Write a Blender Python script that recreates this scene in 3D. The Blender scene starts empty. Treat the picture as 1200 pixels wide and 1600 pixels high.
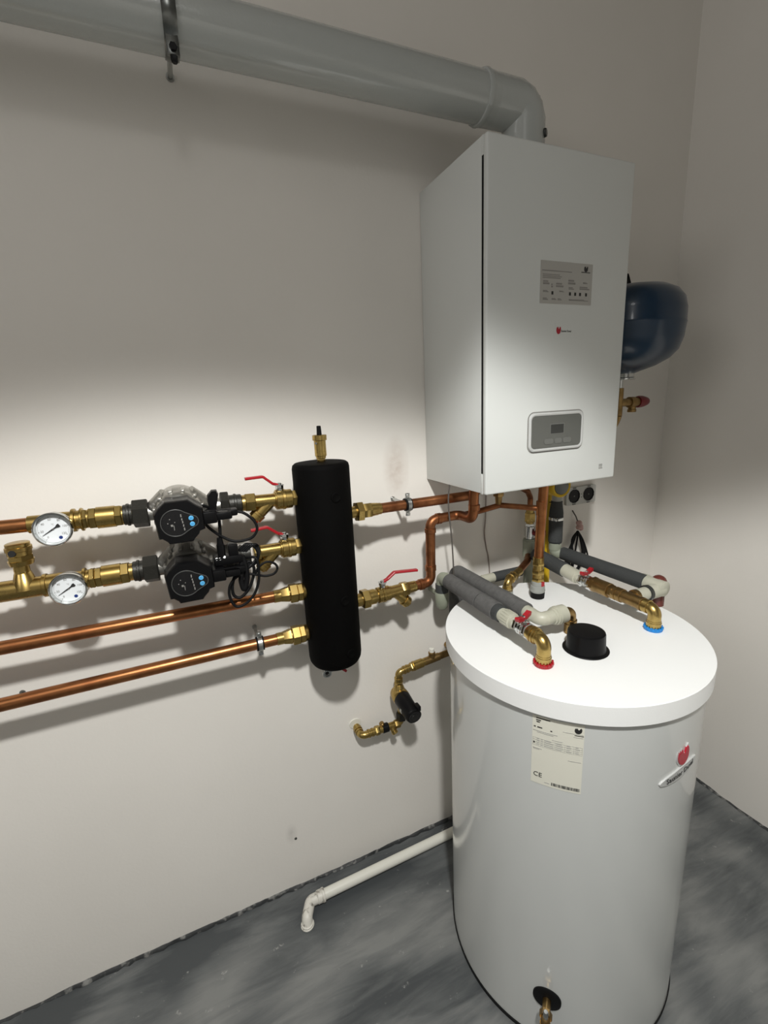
import bpy, bmesh, math, random
from mathutils import Vector, Matrix
random.seed(4)
C = bpy.context.scene.collection
PI = math.pi

# ------------------------------------------------------------------ materials
def mat(name, col, rough=.5, metal=0., spec=.5, coat=0., noise=None, bump=None, emit=None, sss=None):
    m = bpy.data.materials.new(name); m.use_nodes = True
    nt = m.node_tree; b = nt.nodes['Principled BSDF']
    b.inputs['Base Color'].default_value = (*col, 1)
    b.inputs['Roughness'].default_value = rough
    b.inputs['Metallic'].default_value = metal
    b.inputs['Specular IOR Level'].default_value = spec
    b.inputs['Coat Weight'].default_value = coat
    b.inputs['Coat Roughness'].default_value = .05
    tc = nt.nodes.new('ShaderNodeTexCoord')
    if noise:                                   # (scale, second colour, low, high [, rough2])
        n = nt.nodes.new('ShaderNodeTexNoise'); n.inputs['Scale'].default_value = noise[0]
        n.inputs['Detail'].default_value = 6
        nt.links.new(tc.outputs['Object'], n.inputs['Vector'])
        r = nt.nodes.new('ShaderNodeValToRGB')
        r.color_ramp.elements[0].position = noise[2]; r.color_ramp.elements[1].position = noise[3]
        r.color_ramp.elements[0].color = (*col, 1); r.color_ramp.elements[1].color = (*noise[1], 1)
        nt.links.new(n.outputs['Fac'], r.inputs['Fac'])
        nt.links.new(r.outputs['Color'], b.inputs['Base Color'])
        if len(noise) > 4:
            mr = nt.nodes.new('ShaderNodeMapRange')
            mr.inputs[1].default_value = noise[2]; mr.inputs[2].default_value = noise[3]
            mr.inputs[3].default_value = rough; mr.inputs[4].default_value = noise[4]
            nt.links.new(n.outputs['Fac'], mr.inputs[0]); nt.links.new(mr.outputs[0], b.inputs['Roughness'])
    if bump:                                    # (scale, strength)
        n2 = nt.nodes.new('ShaderNodeTexNoise'); n2.inputs['Scale'].default_value = bump[0]
        n2.inputs['Detail'].default_value = 5
        nt.links.new(tc.outputs['Object'], n2.inputs['Vector'])
        bp = nt.nodes.new('ShaderNodeBump'); bp.inputs['Strength'].default_value = bump[1]
        bp.inputs['Distance'].default_value = .004
        nt.links.new(n2.outputs['Fac'], bp.inputs['Height']); nt.links.new(bp.outputs['Normal'], b.inputs['Normal'])
    return m

COPPER = mat('copper', (.47, .20, .080), .28, 1, noise=(22, (.24, .090, .036), .35, .72, .42))
COPPER_OLD = mat('tarnished_copper', (.40, .165, .072), .34, 1, noise=(30, (.17, .062, .026), .3, .7, .5))
BRASS = mat('brass', (.50, .36, .125), .25, 1, noise=(40, (.32, .215, .07), .35, .75, .36))
BRASS_OLD = mat('dull_brass', (.38, .25, .10), .3, 1, noise=(45, (.21, .135, .055), .3, .72, .45))
CHROME = mat('chrome', (.62, .63, .62), .16, 1)
ZINC = mat('zinc_steel', (.55, .56, .55), .3, 1, noise=(60, (.38, .39, .38), .4, .7))
DARK_ZINC = mat('dull_dark_zinc', (.26, .27, .26), .25, 1, noise=(40, (.14, .145, .14), .35, .7))
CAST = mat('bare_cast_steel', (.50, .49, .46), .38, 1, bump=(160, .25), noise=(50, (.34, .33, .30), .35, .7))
CAST_SHADED = mat('shaded_cast_steel', (.17, .165, .15), .45, .7, bump=(160, .25))  # darker copy of the cast steel, shade on the lower volute in its colour
IRON = mat('black_malleable_iron', (.026, .025, .021), .42, .4, bump=(180, .2))
BLACK = mat('black_plastic', (.0035, .0035, .004), .36, spec=.2)
BLACK_GLOSS = mat('glossy_black_plastic', (.006, .006, .007), .16)
RUBBER = mat('black_rubber', (.004, .004, .0045), .6, spec=.2)
FOAM_BLACK = mat('black_insulation_shell', (.0018, .0017, .0016), .75, spec=.07, bump=(60, .15))
FOAM_GREY = mat('grey_pipe_insulation', (.125, .123, .120), .8, spec=.2, noise=(70, (.095, .094, .092), .3, .7), bump=(220, .3))
FOAM_DARK = mat('dark_pipe_insulation', (.052, .055, .055), .75, spec=.2, bump=(220, .3))
PPR = mat('beige_polypropylene', (.50, .49, .40), .42, noise=(25, (.42, .42, .34), .3, .7))
PPR_GREEN = mat('greenish_polypropylene', (.30, .32, .25), .42, noise=(25, (.24, .26, .20), .3, .7))
RED = mat('red_plastic', (.36, .006, .014), .38, coat=.1)
RED_DARK = mat('dark_red_plastic', (.17, .008, .012), .4)
BROWN_RED = mat('brown_red_plastic', (.12, .028, .020), .35)
BLUE = mat('blue_plastic', (.010, .22, .62), .38)
BLUE_BTN = mat('light_blue_print', (.10, .42, .72), .4)
BLUE_PAINT = mat('dark_blue_lacquer', (.0035, .022, .052), .28, coat=.3, noise=(12, (.004, .027, .062), .3, .7))
YELLOW = mat('yellow_paint', (.62, .40, .012), .4)
GREY_PL = mat('grey_plastic', (.30, .31, .29), .45)
PALE_GREY_PL = mat('pale_grey_plastic', (.50, .50, .47), .45)
MID_GREY = mat('mid_grey_plastic', (.105, .108, .098), .22)
DARK_GREY = mat('dark_grey_plastic', (.028, .030, .028), .2)
FACE_GREY = mat('dark_face_grey', (.055, .056, .054), .35)
PANEL_EDGE = mat('panel_grey_edge', (.135, .138, .128), .3)
WHITE_EN = mat('white_enamel', (.68, .70, .68), .3, coat=.25)
WHITE_TANK = mat('white_tank_lacquer', (.60, .615, .60), .28, coat=.8)
WHITE_LID = mat('white_lid_plastic', (.90, .91, .90), .5, spec=.4, bump=(300, .06))
WHITE_PVC = mat('white_pvc', (.72, .71, .64), .35)
WHITE_DIRTY = mat('scuffed_white_pvc', (.66, .64, .58), .4, noise=(60, (.22, .20, .17), .55, .68))
DUCT = mat('white_duct_lacquer', (.44, .46, .445), .22, coat=.7, bump=(260, .08))
PAPER = mat('label_paper', (.72, .71, .62), .55)
STICKER = mat('grey_sticker', (.44, .43, .40), .5)
INK = mat('dark_print', (.02, .02, .02), .5)
INK_GREY = mat('grey_print', (.22, .215, .20), .5)
INK_MID = mat('mid_grey_print', (.26, .25, .235), .5)
INK_PALE = mat('pale_print', (.42, .42, .39), .5)
LOGO_RED = mat('red_emblem', (.42, .012, .03), .3)
SILVER = mat('silver_plate', (.62, .63, .62), .28, .25)
DIAL = mat('white_dial', (.78, .81, .83), .4)
PINK = mat('pinkish_rag', (.55, .36, .33), .8)
WIRE = mat('grey_cable', (.10, .09, .08), .5)
WIRE_PALE = mat('pale_brown_cable', (.26, .21, .18), .5)
HOLE = mat('dark_hole', (.01, .01, .01), .9)

def wall_mat():
    m = bpy.data.materials.new('painted_plaster'); m.use_nodes = True
    nt = m.node_tree; b = nt.nodes['Principled BSDF']; L = nt.links.new
    b.inputs['Roughness'].default_value = .62; b.inputs['Specular IOR Level'].default_value = .25
    g = nt.nodes.new('ShaderNodeNewGeometry')
    n = nt.nodes.new('ShaderNodeTexNoise'); n.inputs['Scale'].default_value = 2.2; n.inputs['Detail'].default_value = 5
    L(g.outputs['Position'], n.inputs['Vector'])
    r = nt.nodes.new('ShaderNodeValToRGB')
    r.color_ramp.elements[0].position = .3; r.color_ramp.elements[0].color = (.775, .745, .695, 1)
    r.color_ramp.elements[1].position = .7; r.color_ramp.elements[1].color = (.815, .785, .735, 1)
    L(n.outputs['Fac'], r.inputs['Fac'])
    col = r.outputs['Color']
    # brown smears (solder soot over the pipe clamp, a scuff low on the wall)
    for (cx, cz, sx, sz, k, tint) in ((-.565, 1.30, .045, .10, .34, (.42, .33, .27)), (-.97, .21, .02, .04, .25, (.4, .38, .35)),
                                      (-.36, .96, .03, .05, .3, (.4, .36, .32))):
        mp = nt.nodes.new('ShaderNodeMapping'); mp.vector_type = 'POINT'
        mp.inputs['Location'].default_value = (-cx / sx, 0, -cz / sz); mp.inputs['Scale'].default_value = (1 / sx, 1.0, 1 / sz)
        L(g.outputs['Position'], mp.inputs['Vector'])
        gr = nt.nodes.new('ShaderNodeTexGradient'); gr.gradient_type = 'SPHERICAL'; L(mp.outputs['Vector'], gr.inputs['Vector'])
        n3 = nt.nodes.new('ShaderNodeTexNoise'); n3.inputs['Scale'].default_value = 45; n3.inputs['Detail'].default_value = 4
        L(g.outputs['Position'], n3.inputs['Vector'])
        mu = nt.nodes.new('ShaderNodeMath'); mu.operation = 'MULTIPLY'; L(gr.outputs['Fac'], mu.inputs[0]); L(n3.outputs['Fac'], mu.inputs[1])
        m2 = nt.nodes.new('ShaderNodeMath'); m2.operation = 'MULTIPLY'; m2.use_clamp = True; L(mu.outputs[0], m2.inputs[0]); m2.inputs[1].default_value = k * 3
        mx = nt.nodes.new('ShaderNodeMix'); mx.data_type = 'RGBA'
        L(m2.outputs[0], mx.inputs[0]); L(col, mx.inputs[6]); mx.inputs[7].default_value = (*tint, 1)
        col = mx.outputs[2]
    L(col, b.inputs['Base Color'])
    n2 = nt.nodes.new('ShaderNodeTexNoise'); n2.inputs['Scale'].default_value = 110; n2.inputs['Detail'].default_value = 4
    L(g.outputs['Position'], n2.inputs['Vector'])
    bp = nt.nodes.new('ShaderNodeBump'); bp.inputs['Strength'].default_value = .10; bp.inputs['Distance'].default_value = .003
    L(n2.outputs['Fac'], bp.inputs['Height']); L(bp.outputs['Normal'], b.inputs['Normal'])
    return m
WALL = wall_mat()
PLASTER_GREY = mat('grey_plaster', (.38, .37, .35), .8, bump=(90, .15))

def floor_mat():
    m = bpy.data.materials.new('brushed_floor_paint'); m.use_nodes = True
    nt = m.node_tree; b = nt.nodes['Principled BSDF']; L = nt.links.new
    g = nt.nodes.new('ShaderNodeNewGeometry')
    # sweeping brush strokes: noise stretched along bent directions
    def noise(scale, rot, sc, det, dist, rough=.55):
        mp = nt.nodes.new('ShaderNodeMapping'); mp.inputs['Rotation'].default_value = (0, 0, rot); mp.inputs['Scale'].default_value = sc
        n_ = nt.nodes.new('ShaderNodeTexNoise'); n_.inputs['Scale'].default_value = scale; n_.inputs['Detail'].default_value = det
        n_.inputs['Distortion'].default_value = dist; n_.inputs['Roughness'].default_value = rough
        L(g.outputs['Position'], mp.inputs['Vector']); L(mp.outputs['Vector'], n_.inputs['Vector']); return n_.outputs['Fac']
    def math_(op, a, b_, c=None):
        q = nt.nodes.new('ShaderNodeMath'); q.operation = op
        for k, v in enumerate((a, b_, c)):
            if v is None: continue
            if isinstance(v, (int, float)): q.inputs[k].default_value = v
            else: L(v, q.inputs[k])
        return q.outputs[0]
    big = noise(1.7, .3, (1, 1.5, 1), 3, 1.6)
    stroke = noise(2.0, .12, (1.0, 5.5, 1), 9, 1.3, .62)
    fine = noise(9.0, -.25, (.7, 4.0, 1), 8, .9, .7)
    mpr = nt.nodes.new('ShaderNodeMapping'); mpr.inputs['Location'].default_value = (.80, .62, 0)
    wv = nt.nodes.new('ShaderNodeTexWave'); wv.wave_type = 'RINGS'; wv.rings_direction = 'Z'; wv.inputs['Scale'].default_value = 1.25; wv.inputs['Distortion'].default_value = 3.2
    wv.inputs['Detail'].default_value = 3; wv.inputs['Detail Scale'].default_value = 1.6; wv.inputs['Detail Roughness'].default_value = .6
    L(g.outputs['Position'], mpr.inputs['Vector']); L(mpr.outputs['Vector'], wv.inputs['Vector'])
    arcs = math_('MULTIPLY_ADD', wv.outputs['Fac'], .17, -.085)
    n_all = math_('ADD', arcs, math_('MULTIPLY_ADD', big, .45, math_('MULTIPLY_ADD', stroke, .55, math_('MULTIPLY', fine, .22))))
    sep = nt.nodes.new('ShaderNodeSeparateXYZ'); L(g.outputs['Position'], sep.inputs[0])
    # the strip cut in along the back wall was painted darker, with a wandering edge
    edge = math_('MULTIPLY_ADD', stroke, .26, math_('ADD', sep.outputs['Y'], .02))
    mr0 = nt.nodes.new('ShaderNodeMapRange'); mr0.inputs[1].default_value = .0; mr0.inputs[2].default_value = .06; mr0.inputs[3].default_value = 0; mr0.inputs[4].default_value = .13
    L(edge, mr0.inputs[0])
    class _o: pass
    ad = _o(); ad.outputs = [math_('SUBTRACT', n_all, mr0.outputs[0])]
    n = _o(); n.outputs = {'Fac': stroke}
    r = nt.nodes.new('ShaderNodeValToRGB')
    e = r.color_ramp.elements
    e[0].position = .44; e[0].color = (.060, .066, .070, 1)
    e[1].position = .76; e[1].color = (.205, .210, .204, 1)
    mid = e.new(.58); mid.color = (.118, .125, .126, 1)
    L(ad.outputs[0], r.inputs['Fac'])
    # pale specks and scuffs
    v = nt.nodes.new('ShaderNodeTexNoise'); v.inputs['Scale'].default_value = 26; v.inputs['Detail'].default_value = 8; v.inputs['Roughness'].default_value = .7
    L(g.outputs['Position'], v.inputs['Vector'])
    rv = nt.nodes.new('ShaderNodeValToRGB'); rv.color_ramp.elements[0].position = .635; rv.color_ramp.elements[1].position = .72
    L(v.outputs['Fac'], rv.inputs['Fac'])
    mx = nt.nodes.new('ShaderNodeMix'); mx.data_type = 'RGBA'
    L(rv.outputs['Color'], mx.inputs[0]); L(r.outputs['Color'], mx.inputs[6]); mx.inputs[7].default_value = (.40, .40, .38, 1)
    L(mx.outputs[2], b.inputs['Base Color'])
    b.inputs['Roughness'].default_value = .42
    mr = nt.nodes.new('ShaderNodeMapRange'); mr.inputs[3].default_value = .30; mr.inputs[4].default_value = .55
    L(n.outputs['Fac'], mr.inputs[0]); L(mr.outputs[0], b.inputs['Roughness'])
    bp = nt.nodes.new('ShaderNodeBump'); bp.inputs['Strength'].default_value = .25; bp.inputs['Distance'].default_value = .004
    L(ad.outputs[0], bp.inputs['Height']); L(bp.outputs['Normal'], b.inputs['Normal'])
    return m
FLOOR = floor_mat()
CRACK = mat('dark_paint_edge', (.030, .032, .033), .6, noise=(55, (.20, .20, .19), .52, .66), bump=(80, .5))

# ------------------------------------------------------------------ mesh builder
def V(*a): return Vector(a[0]) if len(a) == 1 else Vector(a)
def frame(d):
    d = Vector(d).normalized()
    u = Vector((0, 0, 1)) if abs(d.z) < .9 else Vector((0, 1, 0))
    a = d.cross(u).normalized(); b = a.cross(d).normalized()
    return d, a, b

class MB:
    def __init__(s): s.bm = bmesh.new()
    def rings(s, rows, closed=False):
        """rows: lists of world points; bridges neighbours and caps both ends"""
        vs = [[s.bm.verts.new(p) for p in row] for row in rows]; n = len(vs[0])
        pairs = list(zip(vs, vs[1:])) + ([(vs[-1], vs[0])] if closed else [])
        for A, B in pairs:
            for i in range(n): s.bm.faces.new((A[i], A[(i+1) % n], B[(i+1) % n], B[i]))
        if not closed:
            s.bm.faces.new(vs[0][::-1]); s.bm.faces.new(vs[-1])
    def lathe(s, o, d, prof, seg=32, phase=0.):
        """prof: (distance along d, radius)"""
        o = V(o); dv = V(d); dn, a, b = frame(dv)
        rows = []
        for t, r in prof:
            c = o + dv * t; r = max(r, 1e-5)
            rows.append([c + (a * math.cos(2*PI*i/seg + phase) + b * math.sin(2*PI*i/seg + phase)) * r for i in range(seg)])
        s.rings(rows)
    def stack(s, o, d, segs, phase=.2):
        """segs: (a, b, r0[, r1][, 'h']) plain or hexagonal pieces along an axis"""
        for g in segs:
            hexa = g[-1] == 'h'; v = [x for x in g if x != 'h']
            a, b, r0 = v[:3]; r1 = v[3] if len(v) > 3 else r0
            k = -1 if b < a else 1; c = min(.0016, abs(b-a) * .3) * k
            if hexa: s.lathe(o, d, [(a, r0*.93), (a+c, r0), (b-c, r1), (b, r1*.93)], 6, phase)
            else: s.lathe(o, d, [(a, r0-abs(c)*.8), (a+c*.6, r0), (b-c*.6, r1), (b, r1-abs(c)*.8)], 32)
    def tube(s, pts, r, seg=20, closed=False):
        pts = [V(p) for p in pts]; n = len(pts)
        tang = []
        for i in range(n):
            if closed: t = pts[(i+1) % n] - pts[i-1]
            else: t = pts[min(i+1, n-1)] - pts[max(i-1, 0)]
            tang.append(t.normalized())
        _, a, b = frame(tang[0]); rows = []
        for i in range(n):
            a = (a - tang[i] * a.dot(tang[i])).normalized(); b = a.cross(tang[i])
            rr = r[i] if isinstance(r, (list, tuple)) else r
            rows.append([pts[i] + (a * math.cos(2*PI*k/seg) + b * math.sin(2*PI*k/seg)) * rr for k in range(seg)])
        s.rings(rows, closed)
    def box(s, lo, hi, bev=0., seg=2):
        lo = V(lo); hi = V(hi); b2 = bmesh.new()
        r = bmesh.ops.create_cube(b2, size=1)
        for v in b2.verts: v.co = Vector([(lo[i]+hi[i])/2 + v.co[i]*(hi[i]-lo[i]) for i in range(3)])
        if bev: bmesh.ops.bevel(b2, geom=b2.edges[:], offset=bev, segments=seg, affect='EDGES', profile=.5)
        me = bpy.data.meshes.new('t'); b2.to_mesh(me); b2.free(); s.bm.from_mesh(me); bpy.data.meshes.remove(me)
    def ball(s, c, r, sc=(1, 1, 1), seg=20):
        m = Matrix.Translation(V(c)) @ Matrix.Diagonal((*sc, 1))
        bmesh.ops.create_uvsphere(s.bm, u_segments=seg, v_segments=seg//2, radius=r, matrix=m)
    def prism(s, outline, f0, f1):
        """outline: 2-D points; f0/f1 map a 2-D point to the back/front world point"""
        n = len(outline)
        A = [s.bm.verts.new(f0(*p)) for p in outline]; B = [s.bm.verts.new(f1(*p)) for p in outline]
        for i in range(n): s.bm.faces.new((A[i], A[(i+1) % n], B[(i+1) % n], B[i]))
        s.bm.faces.new(A[::-1]); s.bm.faces.new(B)
    def text(s, body, size, place, align='CENTER', squash=1.0, depth=.0004):
        """letters as thin solids; place maps (x, y, depth) to the world"""
        cu = bpy.data.curves.new('t', 'FONT'); cu.body = body; cu.size = size; cu.align_x = align; cu.align_y = 'CENTER'
        cu.extrude = depth/2; cu.resolution_u = 2
        ob = bpy.data.objects.new('t', cu); C.objects.link(ob)
        dg = bpy.context.evaluated_depsgraph_get()
        me = bpy.data.meshes.new_from_object(ob.evaluated_get(dg))
        for v in me.vertices: v.co = place(v.co.x*squash, v.co.y, v.co.z + depth/2)
        s.bm.from_mesh(me); bpy.data.meshes.remove(me); bpy.data.objects.remove(ob); bpy.data.curves.remove(cu)
    def build(s, name, m, parent=None, origin=None, angle=38):
        o0 = Vector(parent['_o']) if parent is not None else (V(origin) if origin is not None else Vector((0, 0, 0)))
        bmesh.ops.recalc_face_normals(s.bm, faces=s.bm.faces[:])
        for v in s.bm.verts: v.co -= o0
        me = bpy.data.meshes.new(name); s.bm.to_mesh(me); s.bm.free()
        me.materials.append(m)
        for p in me.polygons: p.use_smooth = True
        me.set_sharp_from_angle(angle=math.radians(angle))
        o = bpy.data.objects.new(name, me); C.objects.link(o)
        if parent is not None: o.parent = parent
        else: o.location = o0
        o['_o'] = tuple(o0)
        return o

def thing(name, label, cat, loc, group=None):
    o = bpy.data.objects.new(name, None); C.objects.link(o); o.location = loc; o.empty_display_size = .02
    o['label'] = label; o['category'] = cat; o['_o'] = tuple(loc)
    if group: o['group'] = group
    return o
def tag(o, label, cat, group=None):
    o['label'] = label; o['category'] = cat
    if group: o['group'] = group
    return o
def bend(pts, r, n=9):
    """polyline with its corners rounded to radius r"""
    pts = [V(p) for p in pts]; out = [pts[0]]
    for i in range(1, len(pts)-1):
        p = pts[i]; a = (pts[i-1]-p).normalized(); b = (pts[i+1]-p).normalized()
        ang = a.angle(b)
        if ang > 3.1: out.append(p); continue
        t = r / math.tan(ang/2); c = p + (a+b).normalized() * (r / math.sin(ang/2))
        A = p + a*t - c; B = p + b*t - c; th = A.angle(B)
        for k in range(n+1):
            f = k/n; out.append(c + (A*math.sin((1-f)*th) + B*math.sin(f*th)) / math.sin(th))
    out.append(pts[-1]); return out
def spline(pts, n=10, closed=False):
    pts = [V(p) for p in pts]; N = len(pts); out = []
    R = range(N if closed else N-1)
    for i in R:
        g = (lambda k: pts[k % N]) if closed else (lambda k: pts[max(0, min(N-1, k))])
        p0, p1, p2, p3 = g(i-1), g(i), g(i+1), g(i+2)
        for k in range(n):
            t = k/n
            out.append(.5*((2*p1) + (p2-p0)*t + (2*p0-5*p1+4*p2-p3)*t*t + (3*p1-p0-3*p2+p3)*t**3))
    if not closed: out.append(pts[-1])
    return out
def rrect(w, h, r, n=6):
    o = []
    for cx, cy, a0 in ((w/2-r, h/2-r, 0), (-w/2+r, h/2-r, 90), (-w/2+r, -h/2+r, 180), (w/2-r, -h/2+r, 270)):
        for k in range(n+1):
            a = math.radians(a0 + 90*k/n); o.append((cx + r*math.cos(a), cy + r*math.sin(a)))
    return o
def circ(r, n=32, cx=0, cy=0, ph=0): return [(cx + r*math.cos(2*PI*i/n+ph), cy + r*math.sin(2*PI*i/n+ph)) for i in range(n)]
FLAME = [(0, -.50), (-.18, -.48), (-.34, -.36), (-.45, -.14), (-.47, .08), (-.43, .28), (-.37, .42), (-.31, .29), (-.26, .48), (-.18, .30), (-.11, .50), (-.04, .28),
         (.03, .16), (.10, .14), (.17, .24), (.26, .42), (.38, .50), (.46, .36), (.48, .12), (.43, -.16), (.31, -.36), (.16, -.47)]
X, Y, Z = (1, 0, 0), (0, 1, 0), (0, 0, 1)

# ------------------------------------------------------------------ the room
def struct(name, lo, hi, m):
    mb = MB(); mb.box(lo, hi); o = mb.build(name, m); o['kind'] = 'structure'; return o
XR, XL, YF, ZC = .5414, -2.6, -2.6, 3.05
struct('floor', (XL-.1, YF-.1, -.1), (XR+.1, .1, 0), FLOOR)
struct('ceiling', (XL-.1, YF-.1, ZC), (XR+.1, .1, ZC+.1), PLASTER_GREY)
struct('wall_back', (XL-.1, 0, 0), (XR, .1, ZC), WALL)
struct('wall_right', (XR, YF, 0), (XR+.1, .1, ZC), WALL)
struct('wall_left', (XL-.1, YF, 0), (XL, 0, ZC), PLASTER_GREY)
struct('wall_front', (XL-.1, YF-.1, 0), (XR+.1, YF, ZC), PLASTER_GREY)
def paint_edge(name, p0, p1, inward, n=220, hi=.012, lo=.003):
    """ragged line of floor paint where the wall meets the floor"""
    p0 = V(p0); p1 = V(p1); inn = V(inward); rows = []
    h = (hi+lo)/2
    for i in range(n+1):
        p = p0.lerp(p1, i/n); h = min(hi, max(lo, h + random.uniform(-.0024, .0024))); w = .003 + random.uniform(0, .006)
        rows.append([p - inn*.002, p - inn*.002 + V(0, 0, h), p + inn*.0012 + V(0, 0, h*.85), p + inn*w + V(0, 0, .0012), p + inn*w + V(0, 0, -.002)])
    mb = MB(); mb.rings(rows); o = mb.build(name, CRACK); o['kind'] = 'structure'
paint_edge('trim_1', (XL, 0, 0), (XR, 0, 0), (0, -1, 0))
paint_edge('trim_2', (XR, YF, 0), (XR, 0, 0), (-1, 0, 0), hi=.009)

# ------------------------------------------------------------------ wall hung boiler
BX0, BX1, BZ0, BZ1, BD = -.4678, -.0478, 1.2565, 2.003, .2924
t = thing('wall_boiler', 'white wall-hung gas boiler with a grey control panel, above the round tank', 'boiler', ((BX0+BX1)/2, 0, BZ0))
mb = MB(); mb.box((BX0, -.274, BZ0+.002), (BX1, -.001, BZ1), .0025)
mb.box((BX0+.005, -.281, BZ0+.012), (BX1-.005, -.27, BZ1-.01))
mb.build('casing', WHITE_EN, t)
mb = MB(); mb.box((BX0+.0006, -.2785, 1.306), (BX1-.0006, -.2725, 1.967)); mb.build('seam_gap_shade', RUBBER, t)  # flush black strip painting the shade in the open panel seam
mb = MB(); mb.box((BX0, -BD, BZ0), (BX1, -.2775, BZ1), .0045, 3)
mb.box((BX0, -.279, BZ0), (BX1, -.272, 1.307), .0015); mb.box((BX0, -.279, 1.966), (BX1, -.272, BZ1), .0015)
fp = mb.build('front_panel', WHITE_EN, t)
yF = -BD
pc = (-.2597, 1.3945)
def fr(cx, cz, y): return lambda a, b: V(cx+a, y, cz+b)
mb = MB(); o_ = rrect(.171, .0925, .016); i_ = rrect(.158, .079, .011)
rows = [[V(pc[0]+a, yF+.001, pc[1]+b) for a, b in rrect(.173, .0945, .017)], [V(pc[0]+a, yF-.004, pc[1]+b) for a, b in o_],
        [V(pc[0]+a, yF-.0055, pc[1]+b) for a, b in rrect(.165, .0865, .014)], [V(pc[0]+a, yF-.004, pc[1]+b) for a, b in i_],
        [V(pc[0]+a, yF-.0005, pc[1]+b) for a, b in rrect(.156, .077, .010)]]
mb.rings(rows, closed=False); bez = mb.build('control_panel', SILVER, t)
mb = MB(); mb.prism(rrect(.1775, .099, .019), fr(*pc, yF+.0005), fr(*pc, yF-.0008)); mb.build('panel_gap_shade', INK_GREY, bez)  # thin grey plate, the shadow line round the bezel put into its colour
mb = MB(); mb.prism(rrect(.157, .078, .011), fr(*pc, yF-.001), fr(*pc, yF-.0042)); mb.build('glass_cover', MID_GREY, bez)
mb = MB(); mb.prism(rrect(.046, .0265, .001, 2), fr(pc[0]+.000, pc[1]+.006, yF-.003), fr(pc[0]+.000, pc[1]+.006, yF-.0046)); mb.build('display_frame', PANEL_EDGE, bez)
mb = MB(); mb.prism(rrect(.0405, .0215, .001, 2), fr(pc[0]+.000, pc[1]+.006, yF-.003), fr(pc[0]+.000, pc[1]+.006, yF-.0052)); mb.build('display', DARK_GREY, bez)
for k, (dx, w) in enumerate(((-.026, .028), (.004, .022), (.033, .026))):
    mb = MB(); mb.prism(rrect(w, .013, .005), fr(pc[0]+dx, pc[1]-.0235, yF-.003), fr(pc[0]+dx, pc[1]-.0235, yF-.0052)); mb.build('button', PANEL_EDGE, bez)
# information sticker
mb = MB(); mb.prism(rrect(.156, .0895, .001, 2), fr(-.2447, 1.7315, yF+.0005), fr(-.2447, 1.7315, yF-.0008)); st = mb.build('information_sticker', STICKER, t)
mb = MB(); mg = MB(); rng = random.Random(3)
def bar(m_, x0, z0, w, h): m_.box((x0, yF-.0012, z0), (x0+w, yF-.0004, z0+h))
L0, T0 = -.3227, 1.776
bar(mg, L0+.004, T0-.021, .088, .0018)
for z_ in (T0-.029, T0-.0325, T0-.036):
    bar(mg, L0+.006, z_, .045 + rng.random()*.02, .0016)
for (a, b, w, h) in ((.008, .044, .018, .010), (.032, .050, .004, .010), (.046, .048, .022, .011), (.082, .040, .022, .012), (.084, .054, .016, .006),
                     (.128, .041, .014, .004), (.118, .052, .030, .008), (.008, .063, .016, .005), (.056, .062, .014, .003),
                     (.008, .079, .015, .006), (.034, .079, .014, .004), (.052, .079, .012, .005), (.086, .079, .060, .004)):
    bar(mg, L0+a, T0-b-h*.5, w, h*.35); bar(mg, L0+a, T0-b, w*.8, h*.3)
for a in (.033, .086, .102, .117, .136): bar(mb, L0+a, T0-.070, .0055, .007)
bar(mb, L0+.121, T0-.019, .027, .0015)
mb.prism([(p*.0125, q*.0125) for p, q in FLAME], fr(L0+.135, T0-.011, yF-.0004), fr(L0+.135, T0-.011, yF-.0012))
mb.build('dark_print', INK, st); mg.build('grey_print', INK_MID, st)
mb = MB(); mb.prism(rrect(.058, .036, .003), fr(-.246, 1.628, yF+.0005), fr(-.246, 1.628, yF-.0006)); lg = mb.build('brand_sticker', WHITE_EN, t)
mb = MB(); mb.prism([(p*.014, q*.0165) for p, q in FLAME], fr(-.264, 1.629, yF), fr(-.264, 1.629, yF-.0012)); mb.build('emblem', LOGO_RED, lg)
mb = MB(); mb.text('Saunier Duval', .0065, lambda a, b, c: V(-.256+a, yF-.0006-c, 1.6275+b), 'LEFT', .85); mb.build('lettering', INK, lg)
mb = MB()
for k, (w, h) in enumerate(((.012, .0016), (.012, .0016), (.012, .001), (.013, .0016))): mb.box((-.107, yF-.0006, 1.2955-k*.0034), (-.107+w, yF+.0004, 1.2955-k*.0034+h))
mb.build('type_mark', INK_GREY, t)

# flue: horizontal duct, socket ring, elbow down into the boiler top
FX, FY, FZ, FR = -.262, -.15, 2.1455, .0485
t = thing('flue_duct', 'white round flue duct running along the wall above the boiler to its top', 'duct', (FX, FY, BZ1+.001))
mb = MB(); mb.lathe((0, FY, FZ), X, [(XL+.001, FR), (-.372, FR)], 48); mb.build('duct_pipe', DUCT, t)
mb = MB(); mb.lathe((0, FY, FZ), X, [(-.392, FR), (-.391, FR+.0035), (-.3855, FR+.0052), (-.380, FR+.0035), (-.374, FR+.003), (-.36, FR+.002)], 48); mb.build('socket_ring', DUCT, t)
mb = MB(); c45 = .03
mb.tube([(-.376, FY, FZ), (FX-c45, FY, FZ), (FX-c45+.012, FY, FZ-.004), (FX-.004, FY, FZ-c45+.012), (FX, FY, FZ-c45), (FX, FY, BZ1+.018)], FR+.002, 40)
mb.lathe((FX, FY, 0), Z, [(BZ1+.001, FR+.014), (BZ1+.012, FR+.013), (BZ1+.020, FR+.004), (BZ1+.03, FR+.003)], 40)
el = mb.build('elbow', DUCT, t, angle=30)
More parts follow.
